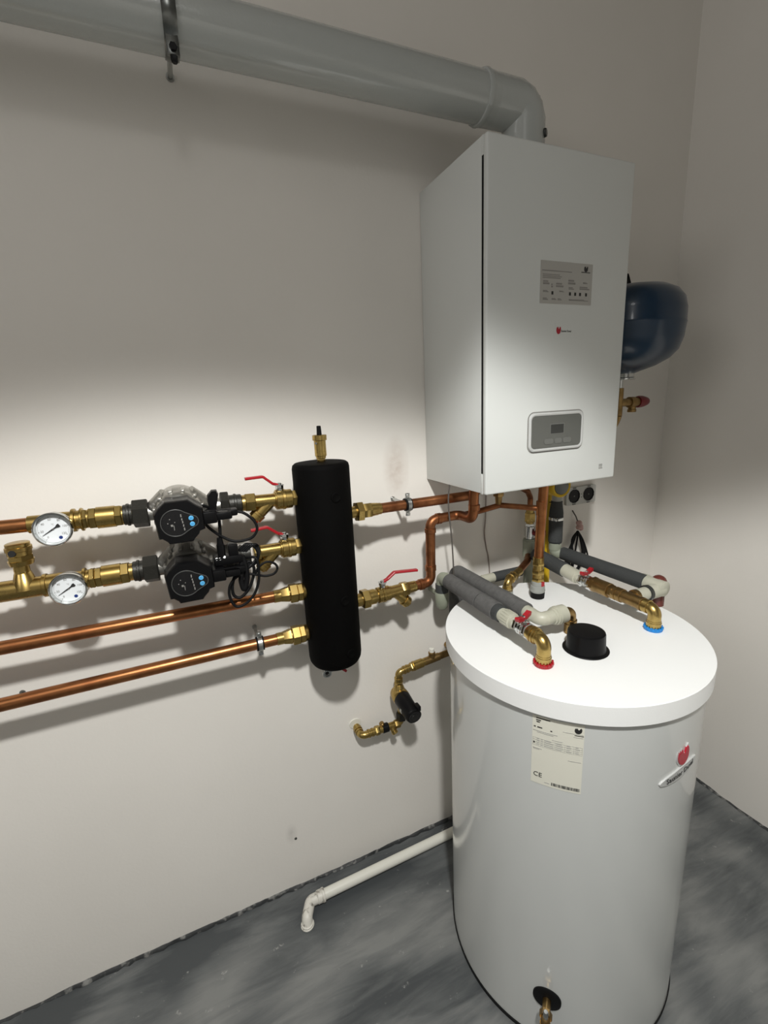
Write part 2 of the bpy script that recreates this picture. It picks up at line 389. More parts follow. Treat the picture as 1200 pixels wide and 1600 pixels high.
mb = MB(); mb.lathe((FX+.024, FY-.0365, 2.081), (.55, -.83, 0), [(0, .0095), (.010, .0095), (.012, .008)], 8); mb.build('measuring_plug', DARK_GREY, el)
mb = MB(); mb.lathe((FX+FR-.006, FY, FZ+.030), (.8, 0, .6), [(0, .004), (.004, .004)], 10); mb.build('rivet', DARK_GREY, el)
t = thing('duct_hanger', 'zinc pipe clamp strapped around the white flue duct near the left', 'clamp', (-1.0335, -.004, FZ))
mb = MB(); n = 44
for r0, wd, name in ((FR+.0008, .011, 0), ):
    rows = []
    for i in range(n):
        a = 2*PI*i/n; c_, s_ = math.cos(a), math.sin(a)
        rows.append([V(-1.0335+dx, FY+c_*(FR+dr), FZ+s_*(FR+dr)) for dx, dr in ((-.0115, .0003), (.0115, .0003), (.0115, .003), (.004, .0048), (-.004, .0048), (-.0115, .003))])
    mb.rings(rows, closed=True)
band = mb.build('band', DARK_ZINC, t)
mb = MB(); mb.box((-1.0435, FY-.034, FZ-FR-.020), (-1.0235, FY-.026, FZ-FR+.012), .001); mb.build('clamp_ear', DARK_ZINC, band)
mb = MB(); mb.lathe((-1.0335, FY-.030, 0), Z, [(FZ-FR-.030, .0045), (FZ-FR-.026, .006), (FZ-FR-.020, .006)], 6)
mb.lathe((-1.0335, FY-.0335, FZ-FR-.010), (0, -1, 0), [(0, .0065), (.005, .0065)], 6); mb.build('bolt', BLACK, t)
mb = MB(); mb.lathe((-1.0335, 0, FZ), Y, [(FY+FR, .005), (-.006, .005)], 14); mb.lathe((-1.0335, 0, FZ), Y, [(-.005, .008), (-.0005, .008)], 20); mb.build('threaded_stud', ZINC, t)

# ------------------------------------------------------------------ storage tank
TX, TY, TR, TB, TZ, RIM = -.3096, -.4106, .2964, .2865, .9245, .0415
t = thing('water_heater_tank', 'tall white cylindrical hot water tank standing on the grey floor', 'water tank', (TX, TY, 0))
mb = MB(); mb.lathe((TX, TY, 0), Z, [(.004, TB-.004), (.008, TB), (TZ-RIM-.004, TB), (TZ-RIM-.004, TB-.01)], 128); mb.build('shell', WHITE_TANK, t)
mb = MB(); mb.lathe((TX, TY, 0), Z, [(.0005, TB+.0015), (.011, TB+.0025), (.012, TB-.002)], 128); mb.build('base_ring', RUBBER, t)
mb = MB(); mb.lathe((TX, TY, 0), Z, [(TZ-RIM-.0045, TB+.0022), (TZ-RIM+.0005, TB+.0022)], 128); mb.build('lid_gasket', DARK_GREY, t)
mb = MB(); mb.lathe((TX, TY, 0), Z, [(TZ-RIM, TB-.01), (TZ-RIM, TR-.0012), (TZ-RIM+.0008, TR), (TZ-RIM+.0016, TR), (TZ-.0016, TR), (TZ-.0008, TR), (TZ, TR-.0010), (TZ, .02)], 128); mb.build('lid', WHITE_LID, t)
def cyl(r): return lambda a, z: V(TX + r*math.cos(math.radians(a)), TY + r*math.sin(math.radians(a)), z)
def patch(mb, a0, a1, z0, z1, r0, r1, n=12):
    rows = []
    for i in range(n+1):
        a = a0 + (a1-a0)*i/n; f0 = cyl(r0); f1 = cyl(r1)
        rows.append([f0(a, z0), f0(a, z1), f1(a, z1), f1(a, z0)])
    mb.rings(rows)
A0, A1, Z0_, Z1_ = -147.25, -128.4, .718, .8735
mb = MB(); patch(mb, A0, A1, Z0_, Z1_, TB-.0004, TB+.0006); lab = mb.build('rating_label', PAPER, t)
mb = MB(); mg = MB()
def lp(m_, u0, v0, w, h):   # u across 0..1, v down 0..1
    a = A0 + (A1-A0)*u0; b = A0 + (A1-A0)*(u0+w); z1 = Z1_ - (Z1_-Z0_)*v0; z0 = z1 - (Z1_-Z0_)*h
    patch(m_, a, b, z0, z1, TB+.0003, TB+.0011, max(2, int(w*12)))
for (u, v, w, h) in ((.07, .02, .28, .012), (.07, .05, .10, .012), (.08, .075, .07, .012), (.03, .15, .04, .014), (.10, .15, .10, .014), (.36, .16, .035, .014), (.03, .38, .03, .022)): lp(mb, u, v, w, h)
for (u, v, w, h) in ((.02, .205, .48, .010), (.10, .225, .32, .008), (.60, .13, .38, .007), (.80, .175, .18, .007), (.40, .285, .2, .008), (.02, .465, .19, .008), (.03, .478, .12, .007), (.72, .53, .25, .008), (.28, .945, .1, .01)): lp(mg, u, v, w, h)
for v in (.315, .345, .375, .40, .425): lp(mg, .02, v, .96, .003)
for u in (.02, .10, .18, .25, .46, .65, .82, .977): lp(mg, u, .315, .004, .113)
for r_ in range(4):
    for (u, w) in ((.11, .05), (.19, .04), (.26, .18), (.48, .14), (.68, .10), (.85, .09)): lp(mg, u, .322+r_*.027, w*(.6+.4*random.random()), .010)
u = .42
while u < .97:
    w = random.choice((.006, .008, .012)); lp(mb, u, .925, w, .042); u += w + random.choice((.004, .006, .012))
for (p, q, sz, w) in ((.885, .085, .012, INK),):
    f0 = cyl(TB+.0003); f1 = cyl(TB+.0011); ac = A0+(A1-A0)*p; zc = Z1_-(Z1_-Z0_)*q
    mb.prism([(a*.014, b*.0125) for a, b in FLAME], lambda a, b: f0(ac+math.degrees(a/TB), zc+b), lambda a, b: f1(ac+math.degrees(a/TB), zc+b))
lp(mb, .82, .15, .17, .008)
ce = lambda a, b, c: cyl(TB+.0005+c)(A0 + 2.6 + math.degrees(a/TB), Z0_+.021+b)
mb.text('CE', .0145, ce, 'CENTER', 1.0, .0006)
mb.build('dark_print', INK, lab); mg.build('grey_print', INK_PALE, lab)
# brand badge: tilted silver plate with a red flame
LA, LZ = -86.2, .741
def badge(a, b, r, tilt=math.radians(9)):
    x = a*math.cos(tilt) - b*math.sin(tilt); z = a*math.sin(tilt) + b*math.cos(tilt)
    return cyl(r)(LA + math.degrees(x/TB), LZ + z)
ell = [(.060*math.cos(2*PI*i/48), .0125*math.sin(2*PI*i/48)) for i in range(48)]
mb = MB(); mb.prism(ell, lambda a, b: badge(a, b, TB-.0004), lambda a, b: badge(a*.97, b*.93, TB+.003)); bd = mb.build('brand_badge', SILVER, t)
mb = MB(); mb.text('Saunier Duval', .0165, lambda a, b, c: badge(a, b, TB+.0032+c), 'CENTER', .92, .0006); mb.build('lettering', INK, bd)
mb = MB(); mb.prism([(p*.043, q*.044) for p, q in FLAME], lambda a, b: badge(a+.008, b+.036, TB-.0004), lambda a, b: badge(a+.008, b+.036, TB+.002)); mb.build('emblem_plate', SILVER, bd)
mb = MB(); mb.prism([(p*.036, q*.037) for p, q in FLAME], lambda a, b: badge(a+.008, b+.036, TB), lambda a, b: badge(a+.008, b+.036, TB+.0035)); mb.build('emblem', LOGO_RED, bd)
# drain tap at the bottom front
da = math.radians(-137.0); dd = V(math.cos(da), math.sin(da), 0); dp = V(TX, TY, .1425) + dd*TB; ds = V(-dd.y, dd.x, 0)
mb = MB(); mb.lathe(dp-dd*.003, dd, [(0, .031), (.005, .0305), (.0075, .027), (.0075, .012)], 40); mb.build('drain_rosette', RUBBER, t)
mb = MB(); mb.lathe(dp, dd, [(0, .009), (.026, .009)], 20); mb.lathe(dp+dd*.026, dd, [(0, .0135), (.012, .0135)], 6)
mb.tube(bend([dp+dd*.03, dp+dd*.040, dp+dd*.044+V(0, 0, -.016)], .006), .0095, 18)
mb.lathe(dp+dd*.043+V(0, 0, -.008), (0, 0, -1), [(0, .0115), (.010, .0115), (.012, .009)], 20)
dr = mb.build('drain_tap', BRASS_OLD, t)
mb = MB(); mb.lathe(dp+dd*.040, Z, [(.004, .005), (.020, .006), (.024, .004)], 16); mb.build('tap_screw', ZINC, dr)
mb = MB(); k = V(-.3445, -.498, TZ)
mb.lathe(k, Z, [(.0002, .0480), (.002, .0490), (.0035, .0475), (.0045, .0425), (.007, .0412), (.040, .0398), (.0435, .0388), (.0447, .036), (.045, .034), (.045, .001)], 64)
tag(mb.build('inspection_cap', BLACK, None, k), 'round black plastic cap on the middle of the white tank top', 'cap')

# ------------------------------------------------------------------ hydraulic separator (black shell) and its air vent
SX, SY = -.8125, -.10
mb = MB(); r = .0695
mb.lathe((SX, SY, 0), Z, [(.815, .02), (.815, r-.022), (.817, r-.013), (.822, r-.006), (.830, r-.0015), (.840, r), (1.338, r), (1.346, r-.002), (1.350, r-.007), (1.351, r-.014), (1.351, .012)], 64)
tag_sep = thing('hydraulic_separator', 'black upright cylindrical separator on the wall between the pump lines and the boiler', 'separator', (SX, SY, .815))
mb.build('insulation_shell', FOAM_BLACK, tag_sep)
for (dx, z_) in ((.012, 1.273), (.016, 1.01), (.022, .862)):
    mb = MB(); mb.lathe((SX+dx, SY-math.sqrt(r*r-dx*dx)+.002, z_), (dx/r, -1, 0), [(0, .013), (.0035, .0125), (.0045, .010), (.0035, .008)], 24); mb.build('sensor_plug', FOAM_BLACK, tag_sep)
for z_ in (.86, 1.29): mb = MB(); mb.box((SX-.012, SY+r-.006, z_-.015), (SX+.012, -.0005, z_+.015), .001); mb.build('wall_bracket', ZINC, tag_sep)
t = thing('air_vent', 'brass automatic air vent with a black cap on top of the black separator', 'air vent', (-.8095, SY, 1.351))
mb = MB(); mb.stack((-.8095, SY, 0), Z, [(1.351, 1.362, .010, .010, 'h'), (1.359, 1.366, .012), (1.3645, 1.404, .0142), (1.4025, 1.4155, .0172)]); mb.build('body', BRASS, t)
mb = MB(); mb.stack((-.8095, SY, 0), Z, [(1.415, 1.437, .0062, .0052)]); mb.build('cap', BLACK, t)
mb = MB(); mb.lathe((-.8095-.011, SY-.0105, 1.397), (-.7, -.7, 0), [(0, .003), (.003, .003)], 12); mb.build('bleed_screw', CHROME, t)
t = thing('drain_cock', 'small drain cock with a red lever under the black separator', 'valve', (SX-.01, SY+.01, .815))
mb = MB(); q = V(SX-.004, SY+.012, .816)
mb.stack(q, Z, [(0, -.014, .009, .009, 'h'), (-.010, -.034, .0095)]); mb.lathe(q+V(-.022, -.002, -.033), (-.15, -1, -.1), [(-.016, .010), (.010, .0125), (.012, .0118), (.012, .008), (.008, .0075)], 28); mb.tube([q+V(0, 0, -.03), q+V(-.022, 0, -.033)], .008, 14); mb.build('body', ZINC, t)
mb = MB(); mb.lathe(q+V(-.0232, -.0102, -.0338), (-.15, -1, -.1), [(0, .0050), (.0008, .0050)], 20); mb.build('outlet_hole', HOLE, t)
mb = MB(); mb.tube([q+V(.006, -.006, -.026), q+V(.018, -.014, -.030), q+V(.029, -.018, -.039)], .0038, 10); mb.build('lever', RED, t)

# ------------------------------------------------------------------ pipework on the left of the separator
AX1 = (V(0, -.10, 1.2500), V(1, 0, -.0233)); AX2 = (V(0, -.10, 1.1416), V(1, 0, -.0093))
AX3 = (V(0, -.10, 1.0158), V(1, 0, -.0156)); AX4 = (V(0, -.10, .9145), V(1, 0, -.0012))
def at(ax, x): return ax[0] + ax[1]*x
G_CU = 'copper pipes left of the separator'
def run(name, ax, segs, m, label, cat, group=None, phase=.2):
    mb = MB(); mb.stack(ax[0], ax[1], segs, phase)
    return tag(mb.build(name, m, None, at(ax, segs[0][0])), label, cat, group)
PR = .0140
for ax, x1, lb in ((AX1, -1.399, 'copper pipe feeding the upper thermometer at the left edge'),
                   (AX3, -.944, 'long bare copper pipe, upper of the two below the pumps'),
                   (AX4, -.938, 'long bare copper pipe, lowest on the left of the separator')):
    mb = MB(); mb.lathe(ax[0], ax[1], [(XL+.0005, PR), (x1, PR)], 32)
    tag(mb.build('copper_pipe', COPPER, None, at(ax, x1)), lb, 'pipe', G_CU)
G_UN = 'brass unions on the separator ports'
def union_left(ax, x, lb):
    segs = [(x-.014, x+.004, .0155, .0155), (x+.002, x+.024, .0165, .0205, 'h'), (x+.022, x+.0265, .0185), (x+.025, x+.045, .0250, .0250, 'h'), (x+.0445, x+.058, .0235, .0235, 'h'), (x+.057, x+.066, .0215, .0205), (x+.065, x+.076, .0200, .0125)]
    return run('pipe_union', ax, segs, BRASS, lb, 'fitting', G_UN)
union_left(AX3, -.944, 'brass union joining the upper bare copper pipe to the separator')
union_left(AX4, -.948, 'brass union joining the lowest copper pipe to the separator')
# fittings with gauges
run('brass_adapter', AX1, [(-1.410, -1.372, .0172), (-1.376, -1.334, .0195, .0185), (-1.3365, -1.3295, .0235), (-1.331, -1.318, .0190), (-1.3215, -1.3165, .0235), (-1.3195, -1.3095, .0215, .0215, 'h'), (-1.311, -1.30, .0185)],
    BRASS, 'brass threaded adapter carrying the upper dial thermometer', 'fitting', 'brass adapters behind the thermometers')
G_CV = 'brass check valves beside the pump nuts'
run('check_valve', AX1, [(-1.3065, -1.293, .0232, .0232, 'h'), (-1.294, -1.259, .0222), (-1.2605, -1.247, .0235, .0235, 'h'), (-1.248, -1.238, .0195)], BRASS, 'brass check valve left of the upper pump', 'valve', G_CV)
run('brass_adapter', AX2, [(-1.403, -1.368, .0215), (-1.37, -1.332, .020, .0185), (-1.3385, -1.332, .0235), (-1.333, -1.3225, .019), (-1.327, -1.3165, .0225, .0225, 'h')],
    BRASS, 'brass threaded adapter carrying the lower dial thermometer', 'fitting', 'brass adapters behind the thermometers')
run('check_valve', AX2, [(-1.3165, -1.304, .022, .022, 'h'), (-1.305, -1.268, .0225), (-1.2695, -1.253, .0235, .0235, 'h'), (-1.254, -1.244, .019)], BRASS, 'brass check valve left of the lower pump', 'valve', G_CV)
# brass tee with a capped branch
t = thing('brass_tee', 'brass tee with an upright capped branch at the left picture edge', 'fitting', at(AX2, -1.44))
mb = MB(); mb.stack(*AX2, [(XL+.001, -1.495, .0150), (-1.515, -1.478, .0172), (-1.485, -1.4035, .0205), (-1.408, -1.400, .0235)]); mb.stack((-1.437, -.10, 0), Z, [(1.155, 1.190, .024, .014), (1.185, 1.212, .0135)]); mb.build('body', BRASS, t)
mb = MB(); mb.stack((-1.4345, -.10, 0), Z, [(1.205, 1.216, .020, .022), (1.214, 1.226, .0225, .0225, 'h'), (1.225, 1.250, .0205), (1.234, 1.243, .0225)]); mb.build('cap', BRASS, t)
mb = MB(); mb.lathe((-1.4395, -.1195, 1.2335), (-.2, -1, .2), [(0, .0065), (.0035, .0065)], 16); mb.build('port_hole', HOLE, t)

# dial thermometers
def thermometer(cx, cy, cz, label, R=.0305):
    t = thing('dial_thermometer', label, 'thermometer', (cx, cy+.03, cz), 'dial thermometers on the pump lines')
    mb = MB(); n = 56
    mb.lathe((cx, 0, cz), Y, [(cy+.066, .006), (cy+.018, .007), (cy+.018, R*.9), (cy+.016, R), (cy+.004, R), (cy+.001, R+.0022), (cy-.0045, R+.002), (cy-.0062, R+.0004), (cy-.0055, R-.0014), (cy+.004, R-.0034), (cy+.004, .01)], n); mb.build('case', CHROME, t)
    mb = MB(); mb.lathe((cx, 0, cz), Y, [(cy+.0042, R-.0035), (cy+.0030, R-.0035)], n); d = mb.build('dial', DIAL, t)
    mb = MB(); yy = cy+.0030
    def pl(a, b, c=0): return V(cx+a, yy-.0001-c, cz+b)
    for k in range(7):
        a = math.radians(235 - 45*k); mb.text(str(20*k), .0062, lambda p, q, c, a=a: pl(p + math.cos(a)*R*.62, q + math.sin(a)*R*.62, c), 'CENTER', .9, .0003)
    for k in range(61):
        a = math.radians(235 - 4.5*k); r0 = R*(.79 if k % 10 else .75); r1 = R*.84; w = .00022 if k % 10 else .00045
        s_, c_ = math.sin(a), math.cos(a)
        mb.prism([(r0*c_-w*s_, r0*s_+w*c_), (r1*c_-w*s_, r1*s_+w*c_), (r1*c_+w*s_, r1*s_-w*c_), (r0*c_+w*s_, r0*s_-w*c_)], lambda p, q: pl(p, q), lambda p, q: pl(p, q, .0003))
    mb.text('\u00b0C', .0045, lambda p, q, c: pl(p, q+R*.28, c), 'CENTER', .9, .0003)
    mb.build('scale', INK_GREY, d)
    mb = MB(); mb.prism(circ(.0032, 24, R*.30, -R*.60), lambda p, q: pl(p, q), lambda p, q: pl(p, q, .0003)); mb.build('blue_dot', mat('dark_blue_print', (.01, .03, .16), .5), d)
    mb = MB(); a = math.radians(211); ca, sa = math.cos(a), math.sin(a)
    sh = [(R*.72, -.0003), (R*.72, .0003), (.004, .0011), (-.003, .0012), (-.005, .0012), (-.0095, .0034), (-.0125, .0030), (-.0125, -.0030), (-.0095, -.0034), (-.005, -.0012), (.004, -.0011)]
    mb.prism([(u*ca-v*sa, u*sa+v*ca) for u, v in sh], lambda p, q: pl(p, q, .0006), lambda p, q: pl(p, q, .0012))
    nd = mb.build('needle', INK, t)
    mb = MB(); mb.lathe((cx, 0, cz), Y, [(yy, .0016), (yy-.0018, .0016)], 14); mb.build('pivot', CHROME, nd)
    return t
thermometer(-1.3575, -.158, 1.2795, 'round dial thermometer on the upper pump line')
thermometer(-1.3545, -.156, 1.157, 'round dial thermometer on the lower pump line, right of the capped tee')

# pumps
G_NUT = 'dark iron union nuts at the pumps'
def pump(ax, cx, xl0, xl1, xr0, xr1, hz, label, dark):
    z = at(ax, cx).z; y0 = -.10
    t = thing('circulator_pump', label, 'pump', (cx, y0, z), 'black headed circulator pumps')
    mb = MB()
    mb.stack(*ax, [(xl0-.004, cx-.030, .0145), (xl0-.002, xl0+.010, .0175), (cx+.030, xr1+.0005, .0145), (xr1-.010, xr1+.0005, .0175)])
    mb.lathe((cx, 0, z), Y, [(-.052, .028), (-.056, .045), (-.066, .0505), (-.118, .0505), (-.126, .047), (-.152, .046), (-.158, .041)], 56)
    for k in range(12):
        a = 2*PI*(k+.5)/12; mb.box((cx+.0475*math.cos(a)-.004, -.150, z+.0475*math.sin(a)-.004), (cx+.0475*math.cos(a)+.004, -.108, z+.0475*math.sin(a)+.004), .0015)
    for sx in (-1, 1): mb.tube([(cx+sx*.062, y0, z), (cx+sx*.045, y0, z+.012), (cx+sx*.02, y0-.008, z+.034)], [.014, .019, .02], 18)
    mb.build('volute', CAST_SHADED if dark else CAST, t)
    hx, W, H = cx, .0455, .0425
    out = [(-W, .020), (-W+.008, .030), (-.022, H), (.020, H), (W-.012, .031), (W, .022), (W, -.020), (W-.010, -.023), (W-.013, -.029), (.024, -.037), (.020, -H), (-.024, -H), (-.027, -.037), (-W+.010, -.030), (-W+.004, -.030)]
    mb = MB()
    mb.rings([[V(hx+a*s_, y_, hz+b*s_) for a, b in out] for y_, s_ in ((-.150, .93), (-.156, .98), (-.206, 1.0), (-.217, .985), (-.2205, .94))])
    hd = mb.build('motor_head', BLACK, t)
    yf = -.2205
    tear = []
    for k in range(40):
        a = math.radians(48 + 264*k/39); tear.append((-.0075 + .0265*math.cos(a), .0265*math.sin(a)))
    for k in range(16):
        a = math.radians(-50 + 100*k/15); tear.append((.0235 + .0105*math.cos(a), .0115*math.sin(a)))
    mb = MB(); mb.tube([(hx+a, yf-.0004, hz+b) for a, b in tear], .0010, 8, closed=True); mb.build('face_rim', FACE_GREY, hd)
    mb = MB(); mb.prism([(a*.95, b*.95) for a, b in tear], fr(hx, hz, yf+.0004), fr(hx, hz, yf-.0006)); fc = mb.build('face_plate', BLACK_GLOSS, hd)
    for dz in (.0065, -.0055):
        mb = MB(); c0 = (hx+.0215+(.001 if dz < 0 else 0), yf-.0006, hz+dz)
        mb.rings([[V(c0[0]+r_*math.cos(2*PI*i/28), c0[1]-d_, c0[2]+r_*math.sin(2*PI*i/28)) for i in range(28)] for r_, d_ in ((.0046, -.0004), (.0046, .0012), (.0040, .0016), (.0028, .0016), (.0026, .0006))])
        mb.box((c0[0]-.002, c0[1]-.0018, c0[2]-.0004), (c0[0]+.002, c0[1]-.0004, c0[2]+.0004))
        mb.build('button', BLUE_BTN, fc)
    mb = MB()
    for k, (z0, h) in enumerate(((.0105, .006), (.0042, .004), (-.002, .005), (-.009, .005), (-.0165, .0055))): mb.box((hx+.0028+.0008*k, yf-.0010, hz+z0), (hx+.0048+.0008*k, yf-.0004, hz+z0+h))
    mb.box((hx-.0165, yf-.001, hz-.006), (hx-.0125, yf-.0004, hz-.002)); mb.box((hx-.0115, yf-.001, hz-.014), (hx-.0105, yf-.0004, hz-.004)); mb.box((hx-.0095, yf-.001, hz+.001), (hx-.008, yf-.0004, hz+.0026))
    mb.box((hx-.022, yf-.001, hz+.000), (hx-.0205, yf-.0004, hz+.002)); mb.box((hx-.018, yf-.001, hz+.008), (hx-.016, yf-.0004, hz+.0095))
    mb.build('printed_marks', INK_GREY, fc)
    # terminal box on the right flank
    mb = MB(); mb.box((cx+.036, -.212, hz-.013), (cx+.070, -.158, hz+.012), .003)
    mb.box((cx+.066, -.205, hz-.010), (cx+.100, -.165, hz+.006), .003); mb.box((cx+.092, -.198, hz-.006), (cx+.112, -.172, hz+.008), .003)
    mb.box((cx+.040, -.211, hz+.0118), (cx+.098, -.2055, hz+.0135), .0006)
    mb.build('terminal_box', BLACK, hd)
    def nut(a, b, c, d_, lb):
        mb = MB(); mb.stack(*ax, [(a, b, .0300, .0300, 'h'), (c, d_, .0215), ((c+d_)/2-.003, (c+d_)/2+.003, .0235)], .5)
        tag(mb.build('union_nut', IRON, None, at(ax, (a+b)/2)), lb, 'fitting', G_NUT)
    return t, nut
p1, nut = pump(AX1, -1.1365, -1.1975, 0, 0, -1.052, 1.2735, 'upper black pump with two blue buttons and a bare metal volute', False)
nut(-1.2276, -1.1975, -1.245, -1.227, 'dark iron union nut left of the upper pump')
nut(-1.052, -1.0335, -1.034, -1.006, 'dark iron union nut right of the upper pump')
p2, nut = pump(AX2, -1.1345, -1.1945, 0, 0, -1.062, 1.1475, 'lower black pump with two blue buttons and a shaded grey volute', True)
nut(-1.2255, -1.1965, -1.246, -1.225, 'dark iron union nut left of the lower pump')
nut(-1.062, -1.040, -1.041, -1.0, 'dark iron union nut right of the lower pump, among the black cables')

# ball valves with strainers
def lever_part(t, pts, w, m=RED):
    mb = MB(); pts = [V(p) for p in pts]; rows = []
    sm = bend(pts, .008, 5)
    for i, p in enumerate(sm):
        d = (sm[min(i+1, len(sm)-1)] - sm[max(i-1, 0)]).normalized(); nrm = V(0, 1, 0).cross(d).normalized()
        ww = w*(.75 + .25*min(1, i/4)); h = .0030
        rows.append([p + V(0, ww*c_, 0)*.5 + nrm*h*s_ for c_, s_ in ((-1, -.5), (-1, .5), (-.8, 1), (.8, 1), (1, .5), (1, -.5), (.8, -1), (-.8, -1))])
    mb.rings(rows); return mb.build('lever', m, t)
G_BV = 'brass ball valves with red levers'
def strainer_valve(ax, segs, stem_x, lev, y_at, y_dir, label):
    t = thing('ball_valve', label, 'valve', at(ax, stem_x), G_BV)
    mb = MB(); mb.stack(*ax, segs); p = at(ax, y_at); d = V(y_dir).normalized()
    mb.stack(p, d, [(-.004, .046, .0142)]); mb.build('body', BRASS, t)
    mb = MB(); mb.stack(p, d, [(.040, .047, .0172), (.046, .057, .0165), (.056, .062, .0125, .0125, 'h')]); mb.build('strainer_cap', BRASS, t)
    z0 = at(ax, stem_x).z
    mb = MB(); mb.stack((stem_x, -.10, z0), Z, [(.018, .027, .0085), (.025, .034, .0095, .0095, 'h'), (.033, .040, .0055)]); mb.box((stem_x-.010, -.108, z0+.0335), (stem_x+.010, -.092, z0+.036), .0008); mb.build('stem', CHROME, t)
    lever_part(t, [(stem_x, -.10, z0+.035)] + lev, .013)
    return t
strainer_valve(AX1, [(-1.006, -.996, .0185), (-.9985, -.9755, .0228, .0228, 'h'), (-.977, -.926, .0158), (-.931, -.926, .020), (-.9285, -.890, .0238, .0225), (-.914, -.906, .0248), (-.8905, -.875, .0205, .0205, 'h'), (-.876, -.868, .0225)],
               -.9165, [(-.931, -.10, 1.3105), (-.952, -.10, 1.3295), (-.9925, -.10, 1.3285)], -.938, (-.75, 0, -.66), 'upper brass ball valve with strainer and red lever beside the separator')
strainer_valve(AX2, [(-.993, -.976, .019, .019, 'h'), (-.978, -.926, .0158), (-.930, -.924, .020), (-.9265, -.893, .0235, .0225), (-.912, -.905, .0245), (-.894, -.878, .0205, .0205, 'h'), (-.879, -.869, .021)],
               -.9165, [(-.931, -.10, 1.1895), (-.955, -.10, 1.2085), (-.9925, -.10, 1.2055)], -.938, (-.72, 0, -.69), 'brass ball valve with strainer and red lever behind the black cable loop')
AXR = (V(0, -.10, .9950), V(1, 0, .0312)); AXT = (V(0, -.10, 1.2145), V(1, 0, 0))
strainer_valve(AXR, [(-.745, -.726, .0175), (-.729, -.708, .0265, .0265, 'h'), (-.710, -.690, .0205), (-.691, -.640, .0175), (-.6835, -.6475, .0215, .0205), (-.6705, -.6625, .0225), (-.648, -.610, .0165), (-.612, -.590, .0205, .0205, 'h'), (-.591, -.566, .0160, .0150)],
               -.6665, [(-.651, -.10, 1.0155), (-.630, -.10, 1.0305), (-.560, -.10, 1.0240)], -.632, (.68, 0, -.73), 'brass ball valve with strainer and red lever right of the separator')

# pump cables
def cable(name, pts, r, label, cat='cable', m=RUBBER, group=None, closed=False, n=10):
    mb = MB(); mb.tube(spline(pts, n, closed), r, 10, closed); return tag(mb.build(name, m, None, pts[0]), label, cat, group)
cable('power_cable', [(-1.024, -.186, 1.2735), (-1.010, -.190, 1.268), (-.993, -.194, 1.250), (-.9895, -.195, 1.230), (-1.004, -.193, 1.213), (-1.036, -.188, 1.210), (-1.062, -.184, 1.224), (-1.083, -.188, 1.246), (-1.092, -.196, 1.262)], .0030, 'black cable looping out of the upper pump plug')
t = thing('control_cable', 'straight black cable and plug dropping from the upper pump to the lower pump', 'cable', (-1.066, -.175, 1.20))
mb = MB(); mb.tube(spline([(-1.062, -.178, 1.258), (-1.064, -.180, 1.228), (-1.066, -.181, 1.210)]), .0032, 10); mb.build('cord', RUBBER, t)
mb = MB(); mb.stack((-1.0665, -.181, 0), Z, [(1.222, 1.206, .0055, .0070), (1.207, 1.160, .0082)]); mb.build('plug', BLACK, t)
t = thing('cable_plug', 'black tongue shaped cable plug standing on the upper pump', 'plug', (-1.068, -.165, 1.285))
mb = MB(); tg = [(-.006, -.02), (-.009, .0), (-.008, .014), (.0, .024), (.009, .024), (.012, .014), (.008, -.004), (.004, -.02)]
mb.prism(tg, lambda a, b: V(-1.070+a*1.15, -.168, 1.299+b), lambda a, b: V(-1.070+a, -.182, 1.299+b*.95)); mb.build('plug_body', BLACK, t)
mb = MB(); mb.tube(spline([(-1.074, -.172, 1.284), (-1.092, -.180, 1.294), (-1.098, -.188, 1.284), (-1.097, -.190, 1.268)]), .0030, 10); mb.build('cord', RUBBER, t)
t = thing('junction_plug', 'block of black connectors and coiled cord right of the lower pump', 'plug', (-1.045, -.17, 1.17))
mb = MB(); mb.box((-1.052, -.186, 1.174), (-1.032, -.160, 1.203), .003); mb.box((-1.084, -.190, 1.1615), (-1.024, -.150, 1.179), .003); mb.build('connector', BLACK, t)
mb = MB()
for k in range(4): mb.tube(spline([(-1.030+.004*k, -.178-.004*k, 1.185), (-1.014+.004*k, -.185-.004*k, 1.199), (-.997+.002*k, -.186, 1.190), (-.992, -.184, 1.168), (-1.004-.004*k, -.182, 1.150-.002*k), (-1.024, -.180, 1.158)]), .0034, 10)
mb.build('cord', BLACK_GLOSS, t)
mb = MB()
for (x_, z_) in ((-1.078, 1.170), (-1.071, 1.1695), (-1.062, 1.172)): mb.lathe((x_, -.186, z_+.006), (0, -1, .5), [(0, .0032), (.003, .0028)], 12)
mb.build('terminal_screw', CHROME, t)
cable('power_cable', [(-1.018, -.176, 1.166), (-.998, -.192, 1.166), (-.996, -.193, 1.130), (-1.001, -.193, 1.105), (-1.013, -.193, 1.082), (-1.032, -.192, 1.066), (-1.052, -.190, 1.064), (-1.062, -.189, 1.088), (-1.059, -.188, 1.112), (-1.046, -.188, 1.128), (-1.03, -.187, 1.134)], .0030, 'black cable hanging in a long loop over the upper bare copper pipe')
cable('coiled_cable', [(-1.040, -.180, 1.140), (-1.053, -.182, 1.112), (-1.053, -.183, 1.088), (-1.040, -.184, 1.080), (-1.022, -.184, 1.094), (-1.010, -.184, 1.116), (-1.004, -.183, 1.142), (-1.012, -.182, 1.158), (-1.026, -.181, 1.148)], .0034, 'black cable coiled in a short loop inside the long hanging loop', closed=True)
cable('small_cable_loop', [(-1.008, -.186, 1.123), (-1.000, -.190, 1.136), (-.992, -.192, 1.147), (-.976, -.193, 1.154), (-.960, -.193, 1.147), (-.955, -.192, 1.134), (-.964, -.191, 1.123), (-.982, -.190, 1.121), (-1.000, -.189, 1.127), (-1.016, -.188, 1.132)], .0027, 'small round loop of black cable below the lower red lever')
